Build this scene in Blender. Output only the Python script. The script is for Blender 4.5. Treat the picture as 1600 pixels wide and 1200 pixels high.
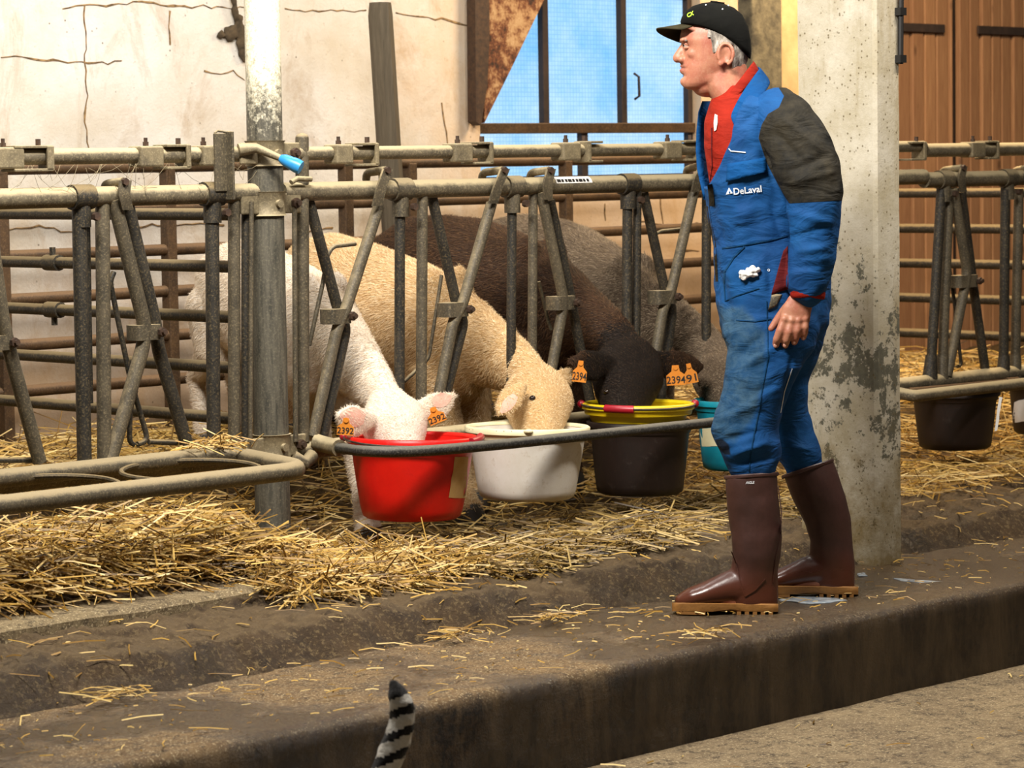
import bpy, bmesh, math, random
import numpy as np
from mathutils import Vector, Matrix, noise
from mathutils.bvhtree import BVHTree

for o in list(bpy.data.objects):
    bpy.data.objects.remove(o, do_unlink=True)
random.seed(7); np.random.seed(7)
scene = bpy.context.scene
COL = scene.collection

# ------------------------------------------------------------------ camera
# barn frame: X runs along the feeding fence, Y goes back into the pens, Z=0 is the walkway top
FPX = 4489.0
CAM_POS = Vector((-5.648, -6.550, 1.30))
YAW, PITCH, ROLL = math.radians(44.4), math.radians(-4.43), math.radians(0.87)
fh = Vector((math.cos(YAW), math.sin(YAW), 0)); r0 = Vector((math.sin(YAW), -math.cos(YAW), 0))
CF = fh*math.cos(PITCH) + Vector((0, 0, 1))*math.sin(PITCH)
u0 = r0.cross(CF)
CR = r0*math.cos(ROLL) - u0*math.sin(ROLL)
CU = u0*math.cos(ROLL) + r0*math.sin(ROLL)
cd = bpy.data.cameras.new('camera'); co = bpy.data.objects.new('camera', cd); COL.objects.link(co)
m3 = Matrix((CR, CU, -CF)).transposed()
co.matrix_world = Matrix.Translation(CAM_POS) @ m3.to_4x4()
cd.sensor_width = 36.0; cd.sensor_fit = 'HORIZONTAL'; cd.lens = FPX/1600*36.0
cd.clip_end = 100
cd.dof.use_dof = True; cd.dof.focus_distance = 8.5; cd.dof.aperture_fstop = 7.5
scene.camera = co

# ------------------------------------------------------------------ world, lamps, exposure
w = bpy.data.worlds.new('barn_air'); scene.world = w; w.use_nodes = True
bg = w.node_tree.nodes['Background']; bg.inputs[0].default_value = (1.0, 0.93, 0.84, 1); bg.inputs[1].default_value = 0.055
def area(name, loc, target, sx, sy, power, col):
    l = bpy.data.lights.new(name, 'AREA'); l.shape = 'RECTANGLE'; l.size = sx; l.size_y = sy
    l.energy = power; l.color = col
    o = bpy.data.objects.new(name, l); COL.objects.link(o); o.location = loc
    d = (Vector(target)-Vector(loc)); o.rotation_euler = d.to_track_quat('-Z', 'Y').to_euler()
    return o
area('tube_lamp_feed_alley', (-1.3, -1.5, 3.3), (0.1, 0.1, 0.5), 1.5, 0.35, 190, (1.0, 0.955, 0.89))
area('tube_lamp_pen', (0.7, 0.5, 3.2), (0.7, 1.7, 0.5), 1.5, 0.3, 34, (1.0, 0.95, 0.89))  # unseen light added above the pen to brighten the back wall
area('tube_lamp_walkway', (1.6, -2.3, 3.5), (1.6, -0.4, 0.4), 1.5, 0.3, 80, (1.0, 0.92, 0.82))  # unseen light added in front to lift the ground and step face
area('tube_lamp_far_pen', (4.2, 0.5, 3.0), (4.3, 1.7, 0.6), 1.5, 0.3, 110, (1.0, 0.76, 0.48))
vs = scene.view_settings
vs.view_transform = 'Standard'; vs.look = 'None'; vs.gamma = 1.0; vs.use_curve_mapping = False
vs.exposure = 0.30

# ------------------------------------------------------------------ picture rays -> places in the barn
def ray(x, y): return CF + CR*((x-800)/FPX) + CU*((600-y)/FPX)
def onz(x, y, z): d = ray(x, y); return CAM_POS + d*((z-CAM_POS.z)/d.z)
def onv(x, y, v): d = ray(x, y); return CAM_POS + d*((v-CAM_POS.y)/d.y)
def onu(x, y, u): d = ray(x, y); return CAM_POS + d*((u-CAM_POS.x)/d.x)
def atd(x, y, D): return CAM_POS + ray(x, y)*D
def proj(P):
    d = Vector(P)-CAM_POS; z = d.dot(CF); return 800+FPX*d.dot(CR)/z, 600-FPX*d.dot(CU)/z

# ------------------------------------------------------------------ materials
MATS = {}
def rgb(h):
    h = h.lstrip('#'); c = [int(h[i:i+2], 16)/255 for i in (0, 2, 4)]
    return tuple((x/12.92 if x <= .04045 else ((x+.055)/1.055)**2.4) for x in c) + (1,)
class NT:
    def __init__(s, name):
        s.m = bpy.data.materials.new(name); s.m.use_nodes = True; s.t = s.m.node_tree
        s.b = s.t.nodes['Principled BSDF']; s.co = s.n('ShaderNodeTexCoord').outputs['Object']
        MATS[name] = s.m
    def n(s, t, **k):
        x = s.t.nodes.new(t)
        for a, b in k.items(): setattr(x, a, b)
        return x
    def l(s, a, b): s.t.links.new(a, b)
    def val(s, sock, v):
        if hasattr(v, 'links') or hasattr(v, 'is_linked'): s.l(v, sock)
        else: sock.default_value = v
    def mapping(s, scale=(1, 1, 1), rot=(0, 0, 0), co=None):
        m = s.n('ShaderNodeMapping'); s.l(co or s.co, m.inputs[0]); m.inputs['Scale'].default_value = scale
        m.inputs['Rotation'].default_value = rot; return m.outputs[0]
    def noise(s, scale, detail=6, rough=.6, co=None, dist=0):
        x = s.n('ShaderNodeTexNoise'); s.l(co or s.co, x.inputs['Vector']); x.inputs['Scale'].default_value = scale
        x.inputs['Detail'].default_value = detail; x.inputs['Roughness'].default_value = rough; x.inputs['Distortion'].default_value = dist
        return x.outputs['Fac']
    def voro(s, scale, co=None, feat='F1'):
        x = s.n('ShaderNodeTexVoronoi', feature=feat); s.l(co or s.co, x.inputs['Vector']); x.inputs['Scale'].default_value = scale
        return x.outputs['Distance']
    def ramp(s, f, stops):
        r = s.n('ShaderNodeValToRGB'); s.l(f, r.inputs[0]); e = r.color_ramp.elements
        while len(e) < len(stops): e.new(.5)
        for i, (p, c) in enumerate(stops):
            e[i].position = p; e[i].color = c if not isinstance(c, (int, float)) else (c, c, c, 1)
        return r.outputs[0]
    def mix(s, f, a, b, blend='MIX'):
        x = s.n('ShaderNodeMix', data_type='RGBA', blend_type=blend)
        s.val(x.inputs[0], f); s.val(x.inputs[6], a); s.val(x.inputs[7], b); return x.outputs[2]
    def math(s, op, a, b=0.0):
        x = s.n('ShaderNodeMath', operation=op); s.val(x.inputs[0], a); s.val(x.inputs[1], b); return x.outputs[0]
    def sep(s, co=None):
        x = s.n('ShaderNodeSeparateXYZ'); s.l(co or s.co, x.inputs[0]); return x.outputs
    def bump(s, h, strength=.3, dist=.01):
        x = s.n('ShaderNodeBump'); x.inputs['Strength'].default_value = strength; x.inputs['Distance'].default_value = dist
        s.l(h, x.inputs['Height']); s.l(x.outputs[0], s.b.inputs['Normal'])
    def base(s, c): s.val(s.b.inputs['Base Color'], c)
    def rough(s, r): s.val(s.b.inputs['Roughness'], r)
    def normal_z(s):
        g = s.n('ShaderNodeNewGeometry'); return s.sep(g.outputs['Normal'])[2]
    def pos(s): return s.n('ShaderNodeNewGeometry').outputs['Position']
    def spec(s, v): s.b.inputs['Specular IOR Level'].default_value = v

def simple(name, c1, c2, scale=20, rough=.6, bump=.2, bscale=80, spec=.5, metal=0, bd=.004, lo=.3, hi=.7):
    t = NT(name); f = t.noise(scale); t.base(t.ramp(f, [(lo, rgb(c1)), (hi, rgb(c2))]))
    t.rough(rough); t.spec(spec); t.b.inputs['Metallic'].default_value = metal
    if bump: t.bump(t.noise(bscale, 4), bump, bd)
    return t.m

def pipe_mat(name, c1, c2, dust, damt=.75, rough=.55, dlo=.1):
    t = NT(name); p = t.pos(); f = t.noise(14, 8, .7, p); f2 = t.noise(160, 4, .7, p)
    b = t.ramp(f, [(.32, rgb(c1)), (.68, rgb(c2))])
    b = t.mix(t.math('MULTIPLY', t.ramp(f2, [(.5, 0.), (.75, 1.)]), .55), b, rgb(dust))
    nz = t.normal_z()
    up = t.math('ADD', t.ramp(nz, [(dlo, 0.), (.8, 1.)]), t.math('MULTIPLY', t.math('SUBTRACT', t.noise(30, 6, .7, p), .5), .9))
    up = t.math('MULTIPLY', t.ramp(up, [(.25, 0.), (.75, 1.)]), damt)
    t.base(t.mix(up, b, rgb(dust))); t.rough(t.math('ADD', t.math('MULTIPLY', up, .35), rough)); t.spec(.4)
    t.b.inputs['Metallic'].default_value = .15
    t.bump(t.noise(220, 4, .7, p), .35, .002)
    return t.m
pipe_mat('pipe_dark', '#1c1b18', '#37332c', '#8a7754')
pipe_mat('pipe_grey', '#3a352b', '#5c5342', '#a39270')
pipe_mat('pipe_rust', '#33261a', '#553f28', '#86694a', .5)
pipe_mat('pipe_rail', '#463f33', '#6e6450', '#b8a884', .85, dlo=.0)
pipe_mat('plate_dusty', '#5a5140', '#877a5e', '#b8a884', .75)
pipe_mat('rubber_bar', '#1c1b1b', '#3a3834', '#8a8578', .45)
def galv():
    t = NT('post_galvanised'); p = t.pos(); z = t.sep(p)[2]
    st = t.noise(6, 6, .7, t.mapping((12, 12, 1.2), co=p)); f = t.noise(150, 4, .7, p)
    g = t.mix(t.ramp(st, [(.35, 0.), (.65, 1.)]), rgb('#34322a'), rgb('#5c574a'))
    g = t.mix(t.math('MULTIPLY', t.ramp(f, [(.5, 0.), (.72, 1.)]), .4), g, rgb('#8a826a'))
    lime = t.mix(t.ramp(f, [(.3, 0.), (.6, 1.)]), rgb('#b8ab84'), rgb('#f1ead2'))
    k = t.math('ADD', t.math('MULTIPLY', t.math('SUBTRACT', z, 1.42), 3.0), t.math('MULTIPLY', t.math('SUBTRACT', t.noise(40, 6, .8, p), .5), 2.4))
    t.base(t.mix(t.ramp(k, [(-.05, 0.), (.55, 1.)]), g, lime)); t.rough(.6); t.bump(f, .25, .002)
galv()
def plaster():
    t = NT('wall_limewash'); p = t.pos(); s = t.sep(p)
    b = t.mix(t.ramp(t.noise(2.2, 8, .65, p), [(.35, 0.), (.7, 1.)]), rgb('#dbd7d0'), rgb('#c6bba8'))
    stain = t.ramp(t.noise(3.5, 9, .72, t.mapping((1, 1, .5), co=p), dist=.6), [(.52, 0.), (.70, 1.)])
    b = t.mix(t.math('MULTIPLY', stain, .6), b, rgb('#9c7a4c'))
    # splashed and rubbed dirt on the lower courses
    low = t.math('ADD', t.math('MULTIPLY', t.math('SUBTRACT', 1.15, s[2]), 1.1), t.math('MULTIPLY', t.math('SUBTRACT', t.noise(4, 8, .7, p), .5), 1.6))
    b = t.mix(t.math('MULTIPLY', t.ramp(low, [(.0, 0.), (.8, 1.)]), .7), b, rgb('#a88252'))
    # bare tan blocks farther along the wall
    far = t.math('ADD', t.math('MULTIPLY', t.math('SUBTRACT', s[0], 2.3), 1.2), t.math('MULTIPLY', t.math('SUBTRACT', t.noise(3, 8, .7, p), .5), 2.0))
    b = t.mix(t.math('MULTIPLY', t.ramp(far, [(0., 0.), (1., 1.)]), .6), b, rgb('#cfa878'))
    fine = t.ramp(t.noise(38, 9, .8, p), [(.58, 0.), (.66, 1.)]); b = t.mix(t.math('MULTIPLY', fine, .45), b, rgb('#8c7046'))
    sp = t.ramp(t.voro(26, p), [(.05, 1.), (.13, 0.)])
    sp = t.math('MULTIPLY', sp, t.ramp(t.noise(9, 3, .5, p), [(.5, 0.), (.6, 1.)]))
    b = t.mix(t.math('MULTIPLY', sp, .8), b, rgb('#4a3a25'))
    t.base(b); t.rough(.9); t.spec(.2)
    t.bump(t.math('ADD', t.noise(12, 8, .7, p), t.math('MULTIPLY', t.noise(90, 4, .6, p), .3)), .5, .012)
plaster()
def pillar_mat():
    t = NT('pillar_paint'); p = t.pos(); z = t.sep(p)[2]
    b = t.mix(t.ramp(t.noise(5, 8, .7, p), [(.35, 0.), (.7, 1.)]), rgb('#c9c2b0'), rgb('#a69a7c'))
    st = t.ramp(t.noise(6, 7, .7, t.mapping((1, 1, .22), co=p)), [(.52, 0.), (.68, 1.)])
    b = t.mix(t.math('MULTIPLY', st, .65), b, rgb('#8a7648'))
    # paint flaked off near the foot, bare grey concrete below
    zz = t.math('ABSOLUTE', t.math('SUBTRACT', z, .62)); k = t.math('ADD', t.math('SUBTRACT', .10, t.math('MULTIPLY', zz, .30)), t.noise(11, 9, .78, p))
    peel = t.ramp(k, [(.575, 0.), (.60, 1.)])
    b = t.mix(peel, b, t.mix(t.noise(60, 4, .6, p), rgb('#45443c'), rgb('#77735f')))
    mud = t.math('ADD', t.math('MULTIPLY', t.math('SUBTRACT', .46, z), 1.7), t.math('MULTIPLY', t.math('SUBTRACT', t.noise(9, 8, .75, p), .5), 2.2))
    b = t.mix(t.math('MULTIPLY', t.ramp(mud, [(.05, 0.), (.8, 1.)]), .85), b, rgb('#7a6432'))
    sp = t.ramp(t.voro(60, p), [(.14, 1.), (.26, 0.)]); sp = t.math('MULTIPLY', sp, t.ramp(t.noise(20, 3, .5, p), [(.44, 0.), (.54, 1.)]))
    b = t.mix(t.math('MULTIPLY', sp, .8), b, rgb('#5e5030'))
    t.base(b); t.rough(.8); t.bump(t.math('SUBTRACT', t.noise(70, 5, .7, p), t.math('MULTIPLY', peel, .8)), .45, .004)
pillar_mat()
def concrete(name, c1, c2, c3, wetlo, wetu=None, face=False):
    t = NT(name); p = t.pos(); s = t.sep(p)
    b = t.mix(t.ramp(t.noise(3.5, 9, .72, p), [(.35, 0.), (.66, 1.)]), rgb(c1), rgb(c2))
    b = t.mix(t.math('MULTIPLY', t.ramp(t.noise(60, 5, .75, p), [(.45, 0.), (.75, 1.)]), .55), b, rgb(c3))
    b = t.mix(t.math('MULTIPLY', t.ramp(t.noise(26, 8, .8, p), [(.50, 0.), (.60, 1.)]), .75), b, rgb('#2a1e12'))
    b = t.mix(t.math('MULTIPLY', t.ramp(t.noise(150, 3, .7, p), [(.57, 0.), (.63, 1.)]), .7), b, rgb('#cbb890'))
    if face:   # run-off streaks and grime, darkened for the shade on the upright face
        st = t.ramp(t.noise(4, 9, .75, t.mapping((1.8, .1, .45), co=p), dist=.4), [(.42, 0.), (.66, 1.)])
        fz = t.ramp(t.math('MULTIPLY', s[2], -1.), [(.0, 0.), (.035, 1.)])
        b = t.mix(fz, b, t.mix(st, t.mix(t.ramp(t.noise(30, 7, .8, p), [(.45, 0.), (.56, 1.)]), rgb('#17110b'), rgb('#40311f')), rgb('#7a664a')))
    wet = t.noise(2.0, 5, .55, p)
    if wetu is not None:
        wet = t.math('ADD', wet, t.math('MULTIPLY', t.ramp(t.math('MULTIPLY', t.math('SUBTRACT', s[0], wetu), 1.0), [(0., 0.), (.8, 1.)]), .22))
    wm = t.ramp(wet, [(wetlo, 0.), (wetlo+.1, 1.)])
    b = t.mix(t.math('MULTIPLY', wm, .62), b, rgb('#1f150c'))
    t.base(b); t.rough(t.math('SUBTRACT', .85, t.math('MULTIPLY', wm, .58))); t.spec(.5)
    t.bump(t.math('ADD', t.noise(35, 8, .75, p), t.math('MULTIPLY', t.noise(8, 4, .6, p), .6)), .9, .010)
concrete('walkway_concrete', '#523e26', '#775c38', '#967c52', .47, -0.4, True)
concrete('floor_concrete', '#6a5840', '#8c7858', '#b09c7a', .66)
concrete('kerb_concrete', '#6a5a40', '#8a7857', '#a8946e', .8)
def dirt():
    t = NT('mud_dirt'); p = t.pos()
    b = t.mix(t.ramp(t.noise(6, 9, .75, p), [(.35, 0.), (.68, 1.)]), rgb('#3a2a18'), rgb('#6b5334'))
    b = t.mix(t.math('MULTIPLY', t.ramp(t.noise(70, 5, .75, p), [(.52, 0.), (.62, 1.)]), .7), b, rgb('#9a8258'))
    dry = t.math('ADD', t.ramp(t.normal_z(), [(.80, 0.), (.985, 1.)]), t.math('MULTIPLY', t.math('SUBTRACT', t.noise(20, 8, .8, p), .5), 1.2))  # lighter where the bank surface faces up
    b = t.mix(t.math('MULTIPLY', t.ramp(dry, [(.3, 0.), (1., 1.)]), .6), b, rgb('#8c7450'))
    wm = t.ramp(t.noise(2.5, 4, .6, p), [(.5, 0.), (.62, 1.)])
    b = t.mix(t.math('MULTIPLY', wm, .45), b, rgb('#1e140a'))
    t.base(b); t.rough(t.math('SUBTRACT', .9, t.math('MULTIPLY', wm, .4))); t.bump(t.math('ADD', t.noise(28, 9, .8, p), t.math('MULTIPLY', t.noise(110, 5, .8, p), .5)), 1.0, .025)
dirt()
def straw(name, cols):
    t = NT(name); g = t.n('ShaderNodeNewGeometry')
    b = t.ramp(g.outputs['Random Per Island'], [(i/(len(cols)-1), rgb(c)) for i, c in enumerate(cols)])
    t.base(b); t.rough(.5); t.spec(.4)
straw('straw', ['#3a280f', '#ac8232', '#6a4c1e', '#d4ac58', '#8a6426', '#e8cc88', '#c09846', '#523a16'])
straw('straw_old', ['#241809', '#8a6a2e', '#44320f', '#b6944c', '#5e461a', '#ccb070', '#927436', '#33240e'])
def straw_bed():
    t = NT('straw_bed'); p = t.pos(); f = t.noise(40, 9, .8, t.mapping((1, 3, 1), co=p))
    t.base(t.ramp(f, [(.3, rgb('#33240f')), (.55, rgb('#7a5c28')), (.75, rgb('#b08c45'))])); t.rough(.8); t.bump(f, 1., .03)
straw_bed()
def glass():
    t = NT('window_glass'); p = t.pos()
    br = t.n('ShaderNodeTexBrick'); t.l(t.mapping((1, 1, 1), (math.radians(90), 0, 0), co=p), br.inputs['Vector'])
    br.inputs['Scale'].default_value = 26; br.inputs['Mortar Size'].default_value = .04; br.offset = 0
    br.inputs['Color1'].default_value = (1, 1, 1, 1); br.inputs['Color2'].default_value = (.86, .9, .95, 1); br.inputs['Mortar'].default_value = (.55, .68, .85, 1)
    br.inputs['Brick Width'].default_value = .5; br.inputs['Row Height'].default_value = .5
    f = t.noise(3, 6, .6, p)
    c = t.mix(t.ramp(f, [(.3, 0.), (.7, 1.)]), rgb('#7cbcee'), rgb('#c6e2f6'))
    c = t.mix(.8, c, t.mix(1.0, c, br.outputs['Color'], 'MULTIPLY'))
    gr = t.ramp(t.noise(9, 7, .75, p), [(.64, 0.), (.74, 1.)]); c = t.mix(t.math('MULTIPLY', gr, .6), c, rgb('#4d8f7c'))
    t.base(rgb('#20303c')); t.rough(.3); t.val(t.b.inputs['Emission Color'], c); t.b.inputs['Emission Strength'].default_value = 1.05
glass()
def rusty():
    t = NT('rusty_sheet'); p = t.pos(); f = t.noise(11, 9, .78, p)
    b = t.ramp(f, [(.40, rgb('#2c1b10')), (.48, rgb('#6b3d22')), (.56, rgb('#a5815a')), (.7, rgb('#c3a77e'))])
    t.base(b); t.rough(.85); t.bump(f, .4, .004)
rusty()
def wood(name, c1, c2, c3):
    t = NT(name); p = t.pos(); oi = t.n('ShaderNodeObjectInfo')
    g = t.noise(7, 7, .65, t.mapping((14, 14, .9), co=p), dist=.4)
    b = t.mix(t.ramp(g, [(.3, 0.), (.7, 1.)]), rgb(c1), rgb(c2))
    b = t.mix(t.math('MULTIPLY', oi.outputs['Random'], .5), b, rgb(c3))
    kn = t.ramp(t.voro(7, t.mapping((1, 1, .45), co=p)), [(.05, 1.), (.12, 0.)]); b = t.mix(t.math('MULTIPLY', kn, .7), b, rgb('#3f2513'))
    t.base(b); t.rough(.75); t.bump(g, .25, .003)
wood('wood_plank', '#8a6040', '#a87e58', '#6e4c34')
simple('column_stone', '#2e281c', '#6e644c', 14, .9, .6, 60, lo=.35, hi=.68)
wood('wood_post', '#3f3626', '#5d5240', '#4a3f2c')
def plastic(name, c1, c2, rough=.4, dirt='#5c4a2a', amt=.35):
    t = NT(name); f = t.noise(9, 7, .7); b = t.mix(t.ramp(f, [(.3, 0.), (.7, 1.)]), rgb(c1), rgb(c2))
    d = t.ramp(t.noise(38, 7, .8), [(.56, 0.), (.72, 1.)]); b = t.mix(t.math('MULTIPLY', d, amt), b, rgb(dirt))
    t.base(b); t.rough(t.math('ADD', rough, t.math('MULTIPLY', d, .3))); t.bump(t.noise(120, 3), .1, .001)
plastic('plastic_red', '#c80f0a', '#e01a10', .35, '#7a100a', .2)
plastic('plastic_white', '#d8d0c0', '#e8e3da', .45, '#a88c58', .5)
plastic('plastic_brown', '#170d09', '#22140e', .5, '#4a3c2e', .3)
plastic('plastic_yellow', '#dcb80c', '#e8cb1a', .4, '#8a7010', .25)
plastic('plastic_teal', '#0f7d92', '#1795a8', .4, '#2c4a44', .3)
plastic('grip_red', '#8c1020', '#b01a2c', .35, '#4a1010', .2)
plastic('tag_orange', '#c4721a', '#d68828', .45, '#7a4010', .25)
plastic('grip_blue', '#1f78b8', '#3b9ad4', .4, '#355066', .3)
simple('rim_cream', '#d8cda0', '#ece3bc', 10, .5, .1)
simple('paper_label', '#c99a54', '#e0bd84', 12, .8, .1)
simple('paper_white', '#d8d4cc', '#f0ece6', 12, .8, .1)
simple('ink_black', '#0c0a08', '#15120f', 10, .6, 0)
simple('print_white', '#d8dde2', '#eef2f5', 10, .6, 0)
simple('print_lime', '#9dd423', '#b8e83a', 10, .6, 0)
simple('milk', '#e4dfd0', '#f2eee2', 4, .3, 0)
simple('milk_thin', '#76808a', '#b4bcc2', 30, .12, .1)
simple('hinge_iron', '#241a15', '#3a2a22', 20, .8, .3)
simple('wire_steel', '#3a3733', '#6a6258', 30, .5, .1, metal=.5)
simple('crack_dark', '#5a452c', '#a08258', 30, .95, 0, lo=.4, hi=.6)
simple('cobweb_soot', '#2c2418', '#5a4a34', 30, .95, .5)
simple('bolt_rust', '#2a1c13', '#4c3522', 60, .7, .3)
def fur(name, c1, c2, c3, zscale=(26, 26, 8), sheen=.15, patch=None):
    t = NT(name); p = t.pos()
    g = t.noise(30, 4, .7, t.mapping((6, 2.0, 4), (0, math.radians(25), 0), co=p), dist=.8)
    big = t.noise(3.2, 5, .6, p)
    b = t.mix(t.ramp(g, [(.3, 0.), (.7, 1.)]), rgb(c1), rgb(c2))
    b = t.mix(t.math('MULTIPLY', t.ramp(big, [(.42, 0.), (.68, 1.)]), .6), b, rgb(c3))
    t.base(b); t.rough(.85); t.spec(.2); t.b.inputs['Sheen Weight'].default_value = sheen; t.b.inputs['Sheen Roughness'].default_value = .5
    t.bump(t.math('ADD', g, t.math('MULTIPLY', t.noise(130, 3, .7, p), .5)), .7, .008)
fur('fur_white', '#d9c8b4', '#efe6d8', '#cdb08c')
fur('fur_cream', '#b88f58', '#d6b583', '#a87f4c')
fur('fur_dark', '#1c1109', '#382414', '#4a3220', sheen=.0)
fur('fur_grey', '#43362a', '#6a5a48', '#35281c', sheen=.05)
fur('fur_black', '#0f0906', '#1e140c', '#150e08', sheen=.0)
fur('fur_pale', '#8a7d70', '#b5a898', '#75685c')
fur('cat_black', '#0c0b0a', '#1a1714', '#100e0c')
fur('cat_white', '#c5c0b4', '#e2ddd2', '#a8a090')
simple('ear_pink', '#d69a86', '#e4b8a4', 25, .7, .2)
simple('hoof', '#1c1712', '#352c22', 30, .6, .3)
def skin():
    t = NT('skin'); f = t.noise(22, 6, .65); f2 = t.noise(160, 3, .6)
    b = t.mix(t.ramp(f, [(.35, 0.), (.68, 1.)]), rgb('#b47c60'), rgb('#a35c48'))
    b = t.mix(t.math('MULTIPLY', t.ramp(f2, [(.5, 0.), (.7, 1.)]), .3), b, rgb('#c09078'))
    t.base(b); t.rough(.5); t.b.inputs['Subsurface Weight'].default_value = .08; t.b.inputs['Subsurface Radius'].default_value = (.01, .004, .002)
    t.b.inputs['Subsurface Scale'].default_value = .3
    t.bump(t.noise(240, 4, .7), .18, .002)
skin()
simple('lip', '#96564a', '#a86a58', 30, .5, .1)
simple('eye_white', '#a3948a', '#b5a89e', 10, .3, 0)
simple('iris', '#1d140e', '#2c2018', 10, .2, 0)
def hairm():
    t = NT('hair_grey'); g = t.noise(60, 5, .7, t.mapping((1, 1, .35), (0, .5, 0)))
    t.base(t.ramp(g, [(.34, rgb('#3a322a')), (.5, rgb('#8a8074')), (.68, rgb('#cfc8bd'))])); t.rough(.6); t.bump(g, .8, .006)
hairm()
def cloth(name, c1, c2, c3, amt, rough=.8, fold=.5):
    t = NT(name); p = t.pos()
    f = t.noise(6, 7, .65, p); b = t.mix(t.ramp(f, [(.35, 0.), (.68, 1.)]), rgb(c1), rgb(c2))
    d = t.ramp(t.noise(14, 8, .78, p), [(.52, 0.), (.74, 1.)]); b = t.mix(t.math('MULTIPLY', d, amt), b, rgb(c3))
    t.base(b); t.rough(rough); t.spec(.12)
    wv = t.noise(9, 3, .5, t.mapping((1, 1, 2.4), (.3, .4, 0), co=p), dist=.7)
    t.bump(t.math('ADD', wv, t.math('MULTIPLY', t.noise(420, 2, .5, p), .05)), fold, .03)
cloth('cloth_blue', '#083c70', '#0d4d86', '#244f70', .35)
cloth('cloth_blue_worn', '#0c3358', '#124268', '#3a5668', .6)
cloth('cloth_patch', '#17150f', '#2c281d', '#4d4433', .6)
cloth('cloth_red', '#7e1a0e', '#982616', '#66140c', .3)
cloth('cloth_maroon', '#4c1416', '#641c1e', '#3a1012', .3)
def coverall():
    t = NT('cloth_coverall'); p = t.pos()
    at = t.n('ShaderNodeAttribute', attribute_name='zones'); s = t.n('ShaderNodeSeparateColor'); t.l(at.outputs['Color'], s.inputs[0])
    f = t.noise(6, 7, .65, p); b = t.mix(t.ramp(f, [(.35, 0.), (.68, 1.)]), rgb('#083c70'), rgb('#0d4d86'))
    d = t.ramp(t.noise(14, 8, .78, p), [(.52, 0.), (.74, 1.)]); b = t.mix(t.math('MULTIPLY', d, .35), b, rgb('#244f70'))
    wn = t.ramp(t.math('ADD', s.outputs[1], t.math('MULTIPLY', t.math('SUBTRACT', t.noise(10, 7, .7, p), .5), .35)), [(.42, 0.), (.62, 1.)])
    worn = t.mix(t.ramp(t.noise(18, 8, .75, p), [(.4, 0.), (.7, 1.)]), rgb('#153c58'), rgb('#44606e')); b = t.mix(t.math('MULTIPLY', wn, .8), b, worn)
    kd = t.ramp(s.outputs[2], [(.5, 0.), (.75, 1.)]); b = t.mix(t.math('MULTIPLY', kd, .9), b, rgb('#0c0d0e'))
    pm = t.ramp(s.outputs[0], [(.495, 0.), (.505, 1.)])
    pc = t.mix(t.ramp(t.noise(9, 8, .75, p), [(.4, 0.), (.72, 1.)]), rgb('#14130f'), rgb('#383225')); b = t.mix(pm, b, pc)
    t.base(b); t.rough(.8); t.spec(.25)
    wv = t.noise(9, 3, .5, t.mapping((1, 1, 2.4), (.3, .4, 0), co=p), dist=.7)
    t.bump(t.math('ADD', wv, t.math('ADD', t.math('MULTIPLY', t.noise(420, 2, .5, p), .05), t.math('MULTIPLY', pm, .12))), .45, .03)
coverall()
cloth('cloth_cap', '#090908', '#12120f', '#1e1d17', .4, .9, fold=.15)
cloth('cloth_cap_brim', '#2a2618', '#3a3522', '#544c34', .5, fold=.1)
def rubber():
    t = NT('boot_rubber'); p = t.pos(); f = t.noise(8, 7, .7, p)
    z = t.sep(p)[2]
    b = t.mix(t.ramp(f, [(.35, 0.), (.68, 1.)]), rgb('#38211b'), rgb('#4a2e28'))
    k = t.ramp(t.math('ADD', z, t.math('MULTIPLY', t.noise(7, 4, .6, p), .08)), [(.10, 1.), (.2, 0.)])
    b = t.mix(t.math('MULTIPLY', k, .6), b, rgb('#60301c'))    # mud-washed, redder foot of the boot
    t.base(b); t.rough(t.math('SUBTRACT', .48, t.math('MULTIPLY', k, .24))); t.bump(t.noise(60, 4, .6, p), .15, .003)
rubber()
simple('boot_sole', '#7e5424', '#9c6c32', 20, .6, .3)
simple('batten_wood', '#a08258', '#c0a478', 8, .8, .2)
simple('nail', '#b07c68', '#bc8a74', 20, .4, 0)
simple('tissue', '#d8d6d2', '#f0efec', 30, .9, .4)

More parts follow.
